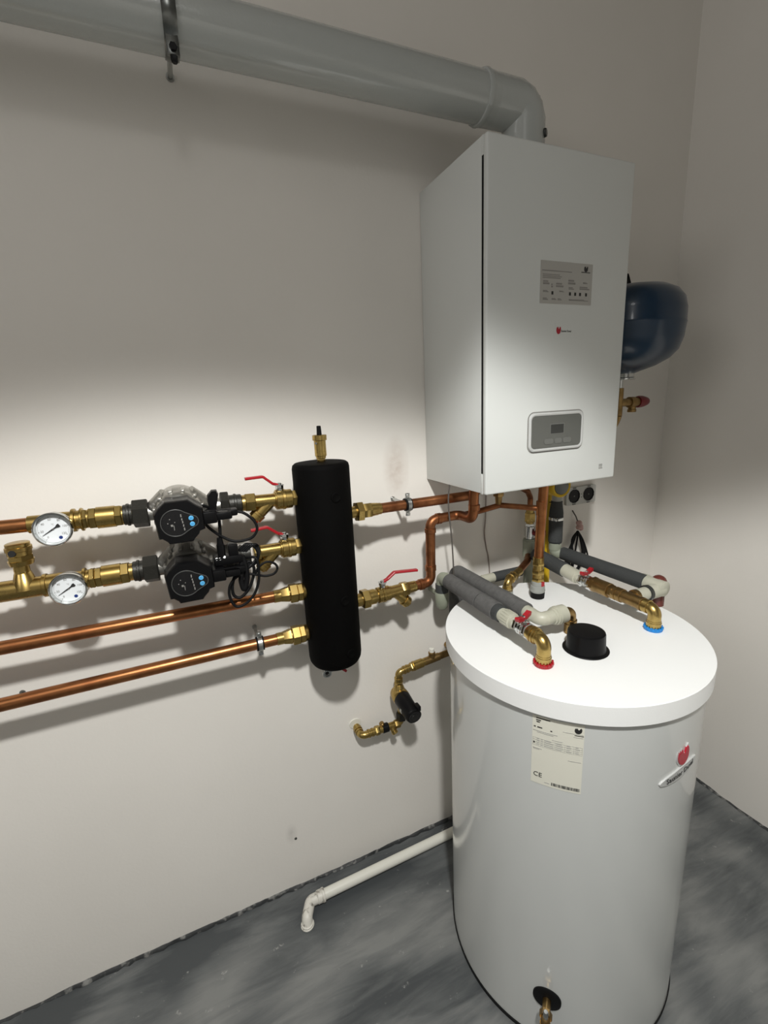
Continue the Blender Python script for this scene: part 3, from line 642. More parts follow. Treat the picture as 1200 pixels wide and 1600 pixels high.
cable('cable_bight', [(-1.026, -.182, 1.172), (-1.021, -.184, 1.145), (-1.022, -.184, 1.118), (-1.030, -.184, 1.098), (-1.034, -.184, 1.118), (-1.030, -.184, 1.14)], .006, 'thick fold of black cord hanging under the lower pump connectors', closed=True)

# pipe clamps
def clamp(x, ax, r, label, yw=0.):
    c = at(ax, x); t = thing('pipe_clamp', label, 'clamp', (x, -.001, c.z), 'rubber lined pipe clamps')
    mb = MB(); mb.lathe(ax[0], ax[1], [(x-.009, r+.0002), (x-.009, r+.0035), (x+.009, r+.0035), (x+.009, r+.0002)], 32); mb.build('rubber_lining', RUBBER, t)
    mb = MB(); mb.lathe(ax[0], ax[1], [(x-.0055, r+.003), (x-.005, r+.0056), (x+.005, r+.0056), (x+.0055, r+.003)], 32)
    for s_ in (1, -1): mb.box((x-.0055, c.y-.0035, c.z+min(s_*(r+.003), s_*(r+.0175))), (x+.0055, c.y+.0035, c.z+max(s_*(r+.003), s_*(r+.0175))), .001)
    mb.build('band', ZINC, t)
    for s_ in (1, -1):
        mb = MB(); mb.lathe((x, c.y, c.z+s_*(r+.011)), (0, -1, 0), [(-.010, .0025), (.003, .0025), (.003, .0045), (.0065, .0042)], 14); mb.build('screw', CHROME, t)
    mb = MB(); mb.lathe((x, 0, c.z), Y, [(c.y+r+.003, .004), (.001, .004)], 14); mb.lathe((x, 0, c.z), Y, [(-.005, .006), (-.0008, .006)], 20); mb.build('stud', ZINC, t)
clamp(-1.003, AX4, PR, 'zinc pipe clamp around the lowest copper pipe')
clamp(-.5815, AXT, .0136, 'rubber lined zinc clamp on the copper pipe right of the separator')

# ------------------------------------------------------------------ right of the separator
run('pipe_union', AXT, [(-.745, -.728, .0155), (-.730, -.712, .0268, .0268, 'h'), (-.713, -.6885, .0205, .0205, 'h'), (-.690, -.668, .0180, .0160), (-.670, -.660, .0152)], BRASS, 'brass union joining the separator to the clamped copper pipe', 'fitting', G_UN)
CR = .0136
def pipe(name, pts, r, m, label, cat='pipe', group=None, rb=.018, collars=(), seg=24, cm=None):
    mb = MB(); mb.tube(bend(pts, rb), r, seg)
    o = None
    if collars:
        for (p, d, w, rr) in collars: mb.stack(p, d, [(-w/2, w/2, rr)])
    return tag(mb.build(name, m, None, pts[0]), label, cat, group)
G_CR = 'copper pipes between the separator and the boiler'
pipe('copper_pipe', [(-.672, -.10, 1.2145), (-.362, -.10, 1.2145), (-.362, -.10, BZ0+.001)], CR, COPPER_OLD, 'copper pipe running from the separator union to below the boiler, held by a clamp', group=G_CR)
z_ = at(AXR, -.52).z
pipe('copper_pipe', [at(AXR, -.572), (-.5165, -.10, z_+.001), (-.5140, -.10, 1.1610), (-.4215, -.10, 1.1640), (-.4195, -.168, 1.1640), (-.4165, -.170, BZ0+.001)], CR, COPPER_OLD,
     'copper pipe rising in a step from the lower red-levered valve to the boiler', group=G_CR, rb=.021,
     collars=(((-.5165, -.10, 1.022), Z, .016, CR+.0022), ((-.5145, -.10, 1.132), Z, .014, CR+.0022), ((-.488, -.10, 1.1618), X, .014, CR+.0020), ((-.4172, -.17, 1.198), Z, .016, CR+.002), ((-.548, -.10, at(AXR, -.548).z), AXR[1], .014, CR+.0022)))
pipe('copper_pipe', [(-.4195, -.112, 1.1655), (-.385, -.13, 1.172), (-.318, -.150, 1.187), (-.300, -.170, 1.186), (-.2465, -.235, 1.184)], .0078, COPPER_OLD, 'thin copper pipe crossing below the boiler to the upright pipe', group=G_CR, rb=.014)
t = thing('boiler_connection', 'short brass nozzle under the boiler onto the thin copper crossing pipe', 'fitting', (-.322, -.15, 1.19))
mb = MB(); mb.stack((-.322, -.15, 0), Z, [(BZ0+.001, 1.228, .0125), (1.232, 1.214, .016, .016, 'h'), (1.216, 1.190, .0105, .0085)]); mb.build('nozzle', BRASS_OLD, t)
pipe('copper_pipe', [(-.29, -.10, BZ0+.001), (-.29, -.10, 1.226), (-.20, -.095, 1.216), (-.155, -.075, 1.195), (-.131, -.060, 1.17), (-.131, -.060, 1.110)], .0085, COPPER_OLD, 'thin copper pipe curving under the boiler down to the dark red valve', group=G_CR, rb=.014)
# upright pipe on the tank
t = thing('upright_copper_pipe', 'upright copper pipe from the back of the tank top into the boiler', 'pipe', (-.2471, -.233, 1.04))
mb = MB(); mb.tube([(-.2471, -.233, 1.030), (-.2455, -.234, 1.12), (-.2400, -.237, BZ0+.001)], .0128, 28); mb.stack((-.2443, -.2347, 0), Z, [(1.165, 1.205, .0142)]); mb.build('pipe', COPPER, t)
mb = MB(); q = (-.2471, -.233, 0); mb.stack(q, Z, [(1.046, 1.030, .0150), (1.032, 1.022, .0172, .0172, 'h'), (1.024, 1.006, .0140), (1.008, .995, .0180, .0180, 'h'), (.996, .984, .0150), (.986, .974, .0175, .0175, 'h')]); mb.build('brass_fitting', BRASS, t)
mb = MB(); mb.stack(q, Z, [(.975, .960, .0168), (.962, .942, .0195), (.950, .945, .0205)]); mb.build('grey_collar', GREY_PL, t)
mb = MB(); mb.prism(rrect(.011, .015, .002, 3), lambda a, b: V(-.2471+.0035+a, -.233-.0125, .968+b), lambda a, b: V(-.2471+.0035+a, -.233-.0168, .968+b)); mb.build('red_tab', RED, t)
mb = MB(); mb.stack(q, Z, [(.9425, TZ+.0003, .0198, .0190)]); mb.build('black_foot', RUBBER, t)
# brass elbow pair at the back left of the tank top
bl = V(-.3164, -.1887, TZ)
t = thing('brass_elbow_riser', 'brass double elbow rising at the back of the tank top beside the upright pipe', 'fitting', bl)
mb = MB(); mb.stack(bl, Z, [(.0003, .026, .0150)]); mb.build('grey_collar', GREY_PL, t)
mb = MB(); mb.tube(bend([bl+V(0, 0, .018), bl+V(0, 0, .0485), bl+V(.05, .028, .0485), bl+V(.075, .040, .050)], .016), .0118, 22)
mb.stack(bl, Z, [(.018, .030, .0150), (.028, .034, .0135)]); mb.stack(bl+V(0, 0, .0485), (.873, .487, 0), [(.016, .027, .0145), (.025, .040, .0128), (.040, .050, .0150, .0150, 'h')]); mb.build('elbow', BRASS, t)
pipe('copper_pipe', [bl+V(.048, .0268, .0487), (-.225, -.137, .976), (-.175, -.105, .980), (-.140, -.068, .982)], .0105, COPPER_OLD, 'short copper pipe from the brass double elbow to the plastic riser behind the upright pipe', group=G_CR, rb=.016)
# plastic riser with a dark red valve, behind
t = thing('plastic_riser', 'grey green plastic riser with a dark red valve behind the upright copper pipe', 'pipe', (-.1305, -.06, .6))
mb = MB(); q = (-.1305, -.06, 0); mb.stack(q, Z, [(.02, 1.010, .0165), (.975, 1.030, .0205), (1.028, 1.036, .0185)]); mb.build('riser', PPR_GREEN, t)
mb = MB(); mb.stack(q, Z, [(1.034, 1.046, .0140), (1.044, 1.078, .0165), (1.074, 1.086, .0150, .0150, 'h')]); mb.build('valve_body', CHROME, t)
mb = MB(); mb.stack(q, Z, [(1.084, 1.094, .0120), (1.092, 1.122, .0178, .0178, 'h'), (1.120, 1.134, .0125)]); mb.build('brass_nut', BRASS, t)
mb = MB(); mb.box((-.130, -.096, 1.048), (-.095, -.078, 1.066), .003); mb.box((-.134, -.085, 1.052), (-.122, -.072, 1.062), .002); mb.build('handle', RED_DARK, t)
# insulated pipe behind the tank edge
t = thing('insulated_cross_pipe', 'dark insulated pipe with beige socket behind the rear tank edge', 'pipe', (-.26, -.05, .92))
mb = MB(); mb.stack((0, -.05, .925), X, [(-.262, -.155, .0160)]); mb.build('insulation', FOAM_DARK, t)
mb = MB(); mb.stack((0, -.05, .925), X, [(-.325, -.262, .0120), (-.305, -.262, .0148)]); mb.stack((-.322, 0, .925), Y, [(-.05, -.001, .0120), (-.062, -.038, .0150)]); mb.build('socket', PPR, t)
# gas pipe and gas valve
t = thing('gas_pipe', 'yellow gas pipe running down the wall behind the insulated condensate pipe', 'pipe', (-.046, -.06, .002))
mb = MB(); mb.stack((-.0465, -.052, 0), Z, [(.001, BZ0+.001, .0095)]); mb.build('pipe', YELLOW, t)
t = thing('gas_valve', 'yellow and grey round gas cock under the right side of the boiler', 'valve', (-.083, -.10, 1.2))
q = V(-.083, -.125, 1.212)
mb = MB(); mb.lathe(q, (-.12, -1, 0), [(-.030, .025), (-.022, .033), (.016, .0335), (.020, .030), (.018, .025), (.012, .024)], 40); mb.stack(q+V(0, .01, 0), Z, [(.025, .0435, .012)]); mb.tube(bend([q+V(0, .02, -.005), q+V(.010, .05, -.012), (-.0465, -.052, 1.17)], .012), .0095, 14); mb.build('body', YELLOW, t)
mb = MB(); mb.lathe(q, (-.12, -1, 0), [(.010, .0245), (.019, .0240), (.021, .021), (.021, .001)], 40); mb.build('grey_dial', MID_GREY, t)
# condensate pipe with foam and hose clamp
t = thing('insulated_drop_pipe', 'dark grey insulated drop pipe with a steel hose clamp right of the yellow gas pipe', 'pipe', (-.06, -.10, 1.03))
q = (-.0605, -.100, 0)
mb = MB(); mb.stack(q, Z, [(1.020, 1.027, .0195, .0215), (1.026, 1.120, .0215), (1.118, 1.150, .0215, .0175), (1.148, 1.158, .0172)]); mb.build('insulation', FOAM_DARK, t)
mb = MB(); mb.stack(q, Z, [(1.156, 1.176, .0150)]); mb.build('hose_end', GREY_PL, t)
mb = MB(); mb.lathe(q, Z, [(1.097, .0216), (1.097, .0226), (1.106, .0226), (1.106, .0216)], 32); mb.stack((-.0605-.017, -.100-.016, 1.1015), (.5, -.8, 0), [(-.002, .005, .0065)]); mb.box((-.076, -.1255, 1.098), (-.056, -.121, 1.105), .001); mb.build('hose_clamp', CHROME, t)
mb = MB(); mb.tube([(-.0800, -.095, 1.021), (-.062, -.119, 1.020), (-.046, -.112, 1.022)], .0018, 8); mb.build('cable_tie', BLACK, t)
mb = MB(); mb.tube([(-.082, -.09, 1.154), (-.062, -.1155, 1.1535), (-.048, -.11, 1.154)], .0016, 8); mb.build('cable_tie', BLACK, t)

# ------------------------------------------------------------------ pipes lying over the tank top
HX, HZ = -.4705, .980
G_GREY = 'grey insulated pipes over the tank top'
# hot water line
q = V(HX, -.5035, TZ)
mb = MB(); mb.stack(q, Z, [(.0003, .008, .0200)])
for k in range(14):
    a = 2*PI*k/14; mb.box((q.x+.0190*math.cos(a)-.002, q.y+.0190*math.sin(a)-.002, TZ+.004), (q.x+.0190*math.cos(a)+.002, q.y+.0190*math.sin(a)+.002, TZ+.0105), .0006)
tag(mb.build('red_port_ring', RED, None, q), 'red toothed ring around the hot port on the tank top', 'ring', 'coloured rings on the tank ports')
def elbow_down(q, z, ydir, r, name, label, extra):
    t = thing(name, label, 'fitting', q)
    mb = MB(); mb.tube(bend([q+V(0, 0, .006), V(q.x, q.y, z), V(q.x, q.y+ydir*.040, z)], .0155), r, 24)
    mb.stack(q, Z, [(.008, .021, r+.0018), (.019, .025, r+.0008)])
    mb.stack((q.x, q.y, z), (0, ydir, 0), extra); mb.build('elbow', BRASS, t); return t
elbow_down(q, HZ, 1, .0148, 'brass_elbow', 'brass elbow above the red ring on the tank top', [(.016, .022, .0162), (.022, .028, .0182), (.030, .036, .0182), (.028, .046, .0158)])
def red_valve(x, y0, y1, z, label, m=CHROME, ang=.35):
    t = thing('stop_valve', label, 'valve', (x, (y0+y1)/2, z), 'small steel stop valves with red wing handles')
    mb = MB(); L_ = y1-y0; mb.stack((x, y0, z), Y, [(0, L_*.3, .0165, .0165, 'h'), (L_*.28, L_*.72, .0150), (L_*.36, L_*.44, .0172), (L_*.54, L_*.62, .0172), (L_*.70, L_, .0165, .0165, 'h')]); mb.stack((x, (y0+y1)/2, z), Z, [(.012, .022, .0065)]); mb.build('body', m, t)
    mb = MB(); c = V(x, (y0+y1)/2, z+.0245); d = V(math.cos(ang), math.sin(ang), 0)
    pr = [(-.027, .006), (-.024, .0085), (-.012, .0045), (0, .0010), (.012, .0045), (.024, .0085), (.027, .006), (.025, -.001), (.012, -.004), (.006, -.0055), (-.006, -.0055), (-.012, -.004), (-.025, -.001)]
    nrm = V(-d.y, d.x, 0)
    mb.prism(pr, lambda a, b: c + d*a + V(0, 0, b) - nrm*.0055, lambda a, b: c + d*a + V(0, 0, b) + nrm*.0055); h = mb.build('wing_handle', RED, t)
    mb = MB(); mb.lathe(c+V(0, 0, -.001), Z, [(0, .0042), (.005, .0042), (.006, .003)], 6); mb.build('nut', CHROME, h)
red_valve(HX, -.460, -.414, HZ, 'steel stop valve with red wing handle on the hot pipe by the red ring')
t = thing('hot_water_pipe', 'grey insulated pipe over the left of the tank, leading to the red ring', 'pipe', (HX, -.25, HZ), G_GREY)
mb = MB(); mb.stack((HX, 0, HZ), Y, [(-.416, -.402, .0158), (-.404, -.372, .0188), (-.374, -.345, .0165)])
for k in range(18):
    a = 2*PI*k/18; mb.box((HX+.0185*math.cos(a)-.0012, -.400, HZ+.0185*math.sin(a)-.0012), (HX+.0185*math.cos(a)+.0012, -.376, HZ+.0185*math.sin(a)+.0012), .0005)
mb.build('socket', PPR, t)
mb = MB(); mb.stack((HX, 0, HZ), Y, [(-.363, -.344, .0205)]); mb.build('insulation_end', FOAM_DARK, t)
mb = MB(); mb.stack((HX, 0, HZ), Y, [(-.3440, -.2785, .0224)]); mb.build('insulation', FOAM_GREY, t)
mb = MB(); mb.stack((HX, 0, HZ), Y, [(-.2755, -.122, .0220)]); mb.build('insulation', FOAM_GREY, t)
mb = MB(); mb.stack((HX, 0, HZ), Y, [(-.3475, -.270, .0203)]); mb.build('seam', RUBBER, t)
mb = MB(); mb.tube(bend([(HX, -.13, HZ), (HX, -.082, HZ), (HX, -.082, .905)], .014), .0165, 24)
mb.stack((HX, -.082, HZ), Y, [(-.042, -.018, .0185)]); mb.build('plastic_elbow', PPR_GREEN, t)
mb = MB(); mb.stack((HX, -.082, 0), Z, [(.958, .932, .0192)]); mb.build('dark_sleeve', FOAM_DARK, t)
mb = MB(); mb.lathe((HX, -.082, 0), Z, [(.936, .0170), (.930, .0205), (.905, .0205), (.885, .0165), (.878, .010)], 28); mb.lathe((HX+.004, 0, .912), Y, [(-.082, .007), (-.0005, .007)], 20); mb.build('wall_coupling', PPR_GREEN, t)
# second line: return to the middle port
SXx = -.4105
t = thing('return_pipe', 'grey insulated pipe over the tank, just right of the hot water pipe', 'pipe', (SXx, -.25, HZ), G_GREY)
mb = MB(); mb.tube(bend([(SXx, -.378, HZ), (SXx, -.062, HZ), (SXx, -.062, .70)], .022), .0212, 28); mb.build('insulation', FOAM_GREY, t)
mb = MB(); mb.stack((SXx, 0, HZ), Y, [(-.400, -.372, .0160)]); mb.tube(bend([(SXx, -.385, HZ), (SXx, -.4265, HZ), (-.380, -.4265, HZ)], .014), .0155, 22); mb.stack((0, -.4265, HZ), X, [(-.398, -.374, .0160), (-.378, -.370, .0185), (-.372, -.341, .0212), (-.366, -.362, .0222)]); mb.build('plastic_union', PPR, t)
t = thing('brass_elbow', 'dull brass elbow behind the round black cap on the tank top', 'fitting', (-.3195, -.4265, TZ))
mb = MB(); mb.tube(bend([(-.345, -.4265, HZ), (-.3195, -.4265, HZ), (-.3195, -.4265, TZ+.0005)], .012), .0125, 24); mb.stack((0, -.4265, HZ), X, [(-.348, -.336, .0155, .0155, 'h')]); mb.stack((-.3195, -.4265, 0), Z, [(.960, .952, .0152), (.950, TZ+.0004, .0140)]); mb.build('elbow', BRASS_OLD, t)
# cold line
CXx, CZz = -.1385, .976
q = V(CXx, -.5075, TZ)
mb = MB(); mb.stack(q, Z, [(.0003, .008, .0200)])
for k in range(14):
    a = 2*PI*k/14; mb.box((q.x+.0190*math.cos(a)-.002, q.y+.0190*math.sin(a)-.002, TZ+.004), (q.x+.0190*math.cos(a)+.002, q.y+.0190*math.sin(a)+.002, TZ+.0105), .0006)
tag(mb.build('blue_port_ring', BLUE, None, q), 'blue toothed ring around the cold port on the tank top', 'ring', 'coloured rings on the tank ports')
elbow_down(q, CZz, 1, .0148, 'brass_elbow', 'brass elbow above the blue ring on the tank top', [(.014, .028, .0168), (.026, .034, .0155)])
t = thing('brass_tee', 'brass tee between the blue ring elbow and the beige side branch', 'fitting', (CXx, -.44, CZz))
mb = MB(); mb.stack((CXx, 0, CZz), Y, [(-.478, -.470, .0175), (-.472, -.412, .0156), (-.420, -.408, .0180), (-.404, -.398, .0180), (-.410, -.392, .0156)]); mb.stack((CXx, -.435, CZz), X, [(.0, .022, .0150), (.018, .030, .0175)]); mb.build('body', BRASS_OLD, t)
t = thing('check_valve', 'brass check valve on the cold pipe between tee and steel stop valve', 'valve', (CXx, -.36, CZz))
mb = MB(); mb.stack((CXx, 0, CZz), Y, [(-.394, -.380, .0180, .0180, 'h'), (-.381, -.336, .0196), (-.338, -.324, .0208, .0208, 'h'), (-.326, -.314, .0155)]); mb.build('body', BRASS_OLD, t)
red_valve(CXx, -.322, -.282, CZz, 'steel stop valve with red wing handle on the cold pipe toward the wall', ang=.25)
t = thing('cold_water_pipe', 'dark grey insulated pipe behind the upright pipe, leading to the blue ring', 'pipe', (CXx, -.2, CZz), G_GREY)
dcl = V(0, 1, .10)
mb = MB(); mb.stack((CXx, -.284, CZz), dcl, [(0, .014, .0155), (.012, .062, .0192)]); mb.build('socket', PPR, t)
mb = MB(); mb.stack((CXx, -.284, CZz), dcl, [(.060, .185, .0215)]); mb.build('insulation', FOAM_DARK, t)
# rear line and its tee
RX, RZ = -.0355, .985
t = thing('rear_insulated_pipe', 'long dark grey insulated pipe at the right rear of the tank top', 'pipe', (RX, -.25, RZ), G_GREY)
mb = MB(); mb.stack((RX-.010, -.100, RZ+.002), (.034, -1, -.005), [(.018, .300, .0205)]); mb.build('insulation', FOAM_DARK, t)
mb = MB(); mb.tube(bend([(-.0605, -.100, 1.024), (-.0605, -.100, RZ+.003), (-.046, -.122, RZ+.002)], .010), .0180, 22); mb.stack((-.0605, -.100, 0), Z, [(1.022, .998, .0195)]); mb.build('plastic_elbow', PPR_GREEN, t)
t = thing('plastic_tee', 'beige plastic tee with a brown red cap at the right end of the rear pipe', 'fitting', (RX+.006, -.435, RZ))
mb = MB(); mb.stack((RX+.008, 0, RZ-.002), Y, [(-.452, -.396, .0200), (-.400, -.385, .0215)]); mb.stack((0, -.4345, CZz), X, [(-.112, -.062, .0165), (-.070, -.020, .0190)]); mb.build('tee', PPR, t)
mb = MB(); mb.stack((0, -.4345, CZz), X, [(-.076, -.066, .0205)]); mb.build('dark_seal', DARK_GREY, t)
mb = MB(); mb.ball((RX+.022, -.424, RZ+.006), .0190, (1, 1, .95)); mb.stack((RX+.024, -.424, 0), Z, [(TZ+.0005, RZ+.004, .0150)]); mb.build('brown_cap', BROWN_RED, t)

# ------------------------------------------------------------------ expansion vessel and safety valve
EX, EY = .120, -.162
t = thing('expansion_vessel', 'dark blue expansion vessel on the wall right of the boiler', 'vessel', (EX, EY, 1.52))
mb = MB(); R_ = .152
prof = [(1.532, .026), (1.538, .040), (1.552, .082), (1.572, .117), (1.596, .138), (1.630, .1485), (1.668, R_), (1.672, R_+.0012), (1.676, R_), (1.712, .151), (1.742, .144), (1.764, .128), (1.780, .100), (1.789, .060), (1.792, .02)]
prof = [(1.532 + (z_-1.532)*.93, r_*.962 if r_ > .05 else r_) for z_, r_ in prof]; mb.lathe((EX, EY, 0), Z, prof, 72); mb.build('shell', BLUE_PAINT, t, angle=50)
mb = MB(); mb.lathe((EX, EY, 0), Z, [(1.534, .027), (1.522, .0275), (1.520, .031), (1.516, .031), (1.515, .027)], 32); mb.build('flange', CHROME, t)
mb = MB(); mb.prism([(-.035, 0), (-.035, .038), (-.010, .038), (.012, .004)], lambda a, b: V(EX-.016+a*.8, EY+.012, 1.764+b), lambda a, b: V(EX-.016+a*.8, EY-.012, 1.764+b)); mb.box((EX-.042, EY-.012, 1.790), (EX-.022, -.0005, 1.800), .001); mb.build('bracket', RUBBER, t)
t = thing('safety_valve', 'brass safety valve with a red cap below the blue vessel', 'valve', (EX-.012, EY, 1.43))
mb = MB(); q = (EX-.012, EY, 0); mb.stack(q, Z, [(1.492, 1.474, .0105), (1.476, 1.410, .0105)])
mb.stack((EX-.012, EY, 1.449), X, [(0, .070, .0120), (.040, .062, .0160), (.060, .080, .0135)]); mb.stack((EX+.044, EY, 0), Z, [(1.449, 1.422, .0110), (1.428, 1.419, .0125)]); mb.build('body', BRASS_OLD, t)
mb = MB(); mb.stack(q, Z, [(1.520, 1.490, .0075)]); mb.build('nipple', CHROME, t)
mb = MB(); mb.lathe((EX-.012, EY, 1.449), X, [(.076, .0170), (.082, .0180), (.098, .0172), (.114, .0130), (.119, .0110)], 12); cp = mb.build('cap', RED_DARK, t)
mb = MB(); mb.lathe((EX-.012, EY, 1.449), X, [(.1185, .0085), (.1200, .0085)], 20); mb.build('cap_disc', GREY_PL, cp)
mb = MB(); mb.tube(spline([(EX-.012, EY, 1.412), (EX-.014, EY+.01, 1.385), (EX-.026, EY+.03, 1.345), (EX-.050, EY+.05, 1.325)]), [.0105]*31, 16); mb.build('drain_bend', BRASS_OLD, t)

# ------------------------------------------------------------------ wall details
t = thing('double_socket', 'grey double power socket on the wall at the lower right of the boiler', 'socket', (.1375, 0, 1.137))
mb = MB(); sc = (.1375, 1.137); mb.prism(rrect(.134, .062, .006), fr(*sc, -.0005), fr(*sc, -.010)); mb.build('frame', PALE_GREY_PL, t)
for k, dx in enumerate((-.033, .033)):
    mb = MB(); cx = sc[0]+dx
    mb.rings([[V(cx+a*s_, y_, sc[1]+b*s_) for a, b in circ(.0245, 12, ph=PI/12)] for y_, s_ in ((-.008, 1), (-.0125, 1), (-.0125, .92), (-.0104, .88), (-.0104, .05))])
    so = mb.build('outlet', BLACK, t)
    mb = MB(); mb.box((cx-.007, -.0115, sc[1]+.0275), (cx+.007, -.009, sc[1]+.0300)); mb.box((cx-.007, -.0115, sc[1]-.0300), (cx+.007, -.009, sc[1]-.0275)); mb.build('clip', DARK_GREY, so)
    mb = MB(); mb.lathe((cx, 0, sc[1]), Y, [(-.0100, .0030), (-.0112, .0025)], 12); mb.build('earth_pin', MID_GREY, so)
mb = MB()
for z_ in (1.130, 1.141): mb.lathe((sc[0], 0, z_), Y, [(-.0095, .0018), (-.0108, .0018)], 10)
mb.build('frame_dot', INK, t)
t = thing('hanging_cable_bundle', 'black cable bundle hung from a nail below the double socket, bound with pinkish cloth', 'cable', (.105, -.002, 1.085))
mb = MB(); mb.tube([(.109, -.0005, 1.084), (.113, -.014, 1.064), (.117, -.020, 1.045)], .0022, 8); mb.build('nail', WIRE, t)
mb = MB(); mb.ball((.121, -.022, 1.041), .011, (1, 1, .9), 12); mb.ball((.124, -.024, 1.028), .012, (1, .9, .8), 12); mb.ball((.131, -.022, 1.020), .009, (1, .9, 1), 12); mb.ball((.117, -.024, 1.026), .009, (1, 1, 1), 12); mb.build('cloth_tie', PINK, t)
mb = MB(); rng = random.Random(8)
for k in range(9):
    o1 = rng.uniform(-.006, .006); w = rng.uniform(.030, .044); b = rng.uniform(.145, .165)
    lf = k % 3
    mb.tube(spline([(.116+o1*.3, -.022, 1.012), (.098-o1, -.022, .985), (.078+o1*1.6+lf*.005, -.020-.002*lf, .93), (.080+o1+lf*.006, -.020, .885-o1), (.110+o1, -.020, 1.012-b), (.146-lf*.004, -.021, .890+o1), (.150+o1*1.3, -.022, .93), (.132+o1*.6, -.022, .985), (.117, -.022, 1.012)], 6), .0032, 8)
mb.tube(spline([(.118, -.023, 1.01), (.142, -.024, .975), (.170, -.022, .915), (.178, -.02, .87)], 8), .0030, 8)
mb.tube(spline([(.117, -.024, 1.008), (.110, -.026, .97), (.104, -.025, .92), (.099, -.022, .86)], 8), .0030, 8)
mb.build('cable_loops', RUBBER, t)
cable('sensor_wire', [(-.4655, -.125, BZ0+.003), (-.4665, -.120, 1.225), (-.4650, -.118, 1.185), (-.4560, -.114, 1.12), (-.4470, -.106, 1.06), (-.4410, -.100, 1.00), (-.4405, -.096, .965)], .0021, 'thin dark wire hanging from the left underside of the boiler', 'wire', WIRE)
cable('sensor_wire', [(-.262, -.008, BZ0+.002), (-.2620, -.006, 1.12), (-.2645, -.0035, 1.06), (-.2560, -.0018, 1.01), (-.2480, -.0018, .975), (-.2415, -.0018, .90), (-.240, -.0018, .75)], .0019, 'thin pale brown wire running down the wall behind the boiler pipes', 'wire', WIRE_PALE)
def anchor(p, label, r=.0042):
    t = thing('wall_plug', label, 'wall plug', p)
    mb = MB(); mb.lathe(p, (0, -1, 0), [(-.012, r), (.0012, r), (.0016, r*.7)], 14); mb.build('sleeve', MID_GREY, t)
    mb = MB(); mb.lathe((p[0]+.001, p[1]-.0014, p[2]-.001), (0, -1, 0), [(0, r*.55), (.0008, r*.5)], 10); mb.build('hole', HOLE, t)
anchor((-.9589, 0, .1867), 'small dark plug in the wall above the white drain pipe')
anchor((-1.5215, 0, .882), 'small plug in the wall at the left edge between the bare copper pipes', .006)

# ------------------------------------------------------------------ small circulation pump by the tank
c0 = V(-.7385, 0, .513)
t = thing('wall_elbow', 'brass elbow coming out of the wall at the lower left of the small pump', 'fitting', c0)
mb = MB(); mb.prism(circ(.017, 24), lambda a, b: V(c0.x-.003+a*1.15, -.0003, c0.z+.008+b), lambda a, b: V(c0.x-.003+a*1.1, -.003, c0.z+.008+b*.95)); mb.build('plaster_patch', WHITE_PVC, t)
mb = MB(); mb.tube(bend([(c0.x, -.001, .510), (c0.x, -.046, .507), (-.695, -.046, .508)], .014), .0108, 20)
mb.stack((c0.x, 0, .509), (0, -1, 0), [(.010, .022, .0132), (.026, .032, .0125)]); mb.stack((0, -.046, .508), X, [(-.718, -.711, .0128), (-.706, -.699, .0128), (-.712, -.69, .0112)]); mb.build('elbow', BRASS, t)
t = thing('small_ball_valve', 'small brass valve with a dark clip and screw left of the small pump', 'valve', (-.66, -.046, .51))
mb = MB(); q = (0, -.046, .5085); mb.stack(q, X, [(-.694, -.679, .0140, .0140, 'h'), (-.681, -.668, .0120), (-.660, -.622, .0105), (-.628, -.610, .0128, .0128, 'h')]); mb.stack((-.641, -.046, .5085), (.35, -.5, -.8), [(0, .018, .0085), (.016, .026, .0100)]); mb.build('body', BRASS, t)
mb = MB(); mb.stack(q, X, [(-.670, -.650, .0142)]); mb.build('dark_clip', BLACK, t)
mb = MB(); mb.stack((-.664, -.046, .5085), (-.35, -.1, .9), [(.012, .020, .006), (.018, .026, .0075)]); mb.build('stem', BRASS_OLD, t)
pc_ = V(-.6075, -.048, .607)
t = thing('small_circulator_pump', 'small brass circulation pump with a black motor, left of the tank', 'pump', pc_)
mb = MB(); mb.lathe((pc_.x, 0, pc_.z), Y, [(-.024, .012), (-.028, .022), (-.046, .0265), (-.064, .0268), (-.068, .025)], 36)
mb.stack((-.6075, -.046, 0), Z, [(.625, .650, .018, .011), (.646, .655, .0140, .0140, 'h'), (.653, .661, .0115)]); mb.tube(bend([(-.618, -.046, .509), (-.604, -.046, .512), (-.605, -.047, .585)], .014), .0100, 16); mb.build('volute', BRASS, t)
mb = MB(); mb.stack((-.6035, -.046, 0), Z, [(.520, .545, .0165, .0165, 'h')]); mb.build('union_nut', IRON, t)
mb = MB(); md = V(.006, -1, -.16); mb.lathe(pc_+V(0, -.018, 0), md, [(0, .0255), (.004, .0262), (.070, .0235), (.074, .0215), (.076, .001)], 36)
mb.stack(pc_+V(.002, -.018, 0), md, [(.052, .078, .0225)]); mb.box((pc_.x+.012, -.142, pc_.z-.002), (pc_.x+.026, -.118, pc_.z+.014), .003); mt = mb.build('motor', BLACK, t)
mb = MB(); e_ = pc_+V(.002, -.018, 0)+md*.078; mb.lathe(e_, md, [(-.001, .020), (.0015, .0195), (.0016, .012), (.004, .0110), (.0045, .001)], 28); mb.build('motor_cap', BLACK_GLOSS, mt)
mb = MB(); mb.box((pc_.x-.0245, -.110, pc_.z-.016), (pc_.x-.0205, -.094, pc_.z-.002), .0008); mb.build('rating_mark', INK_PALE, mt)
t = thing('brass_elbow', 'brass elbow on top of the small circulation pump', 'fitting', (-.6075, -.046, .665))
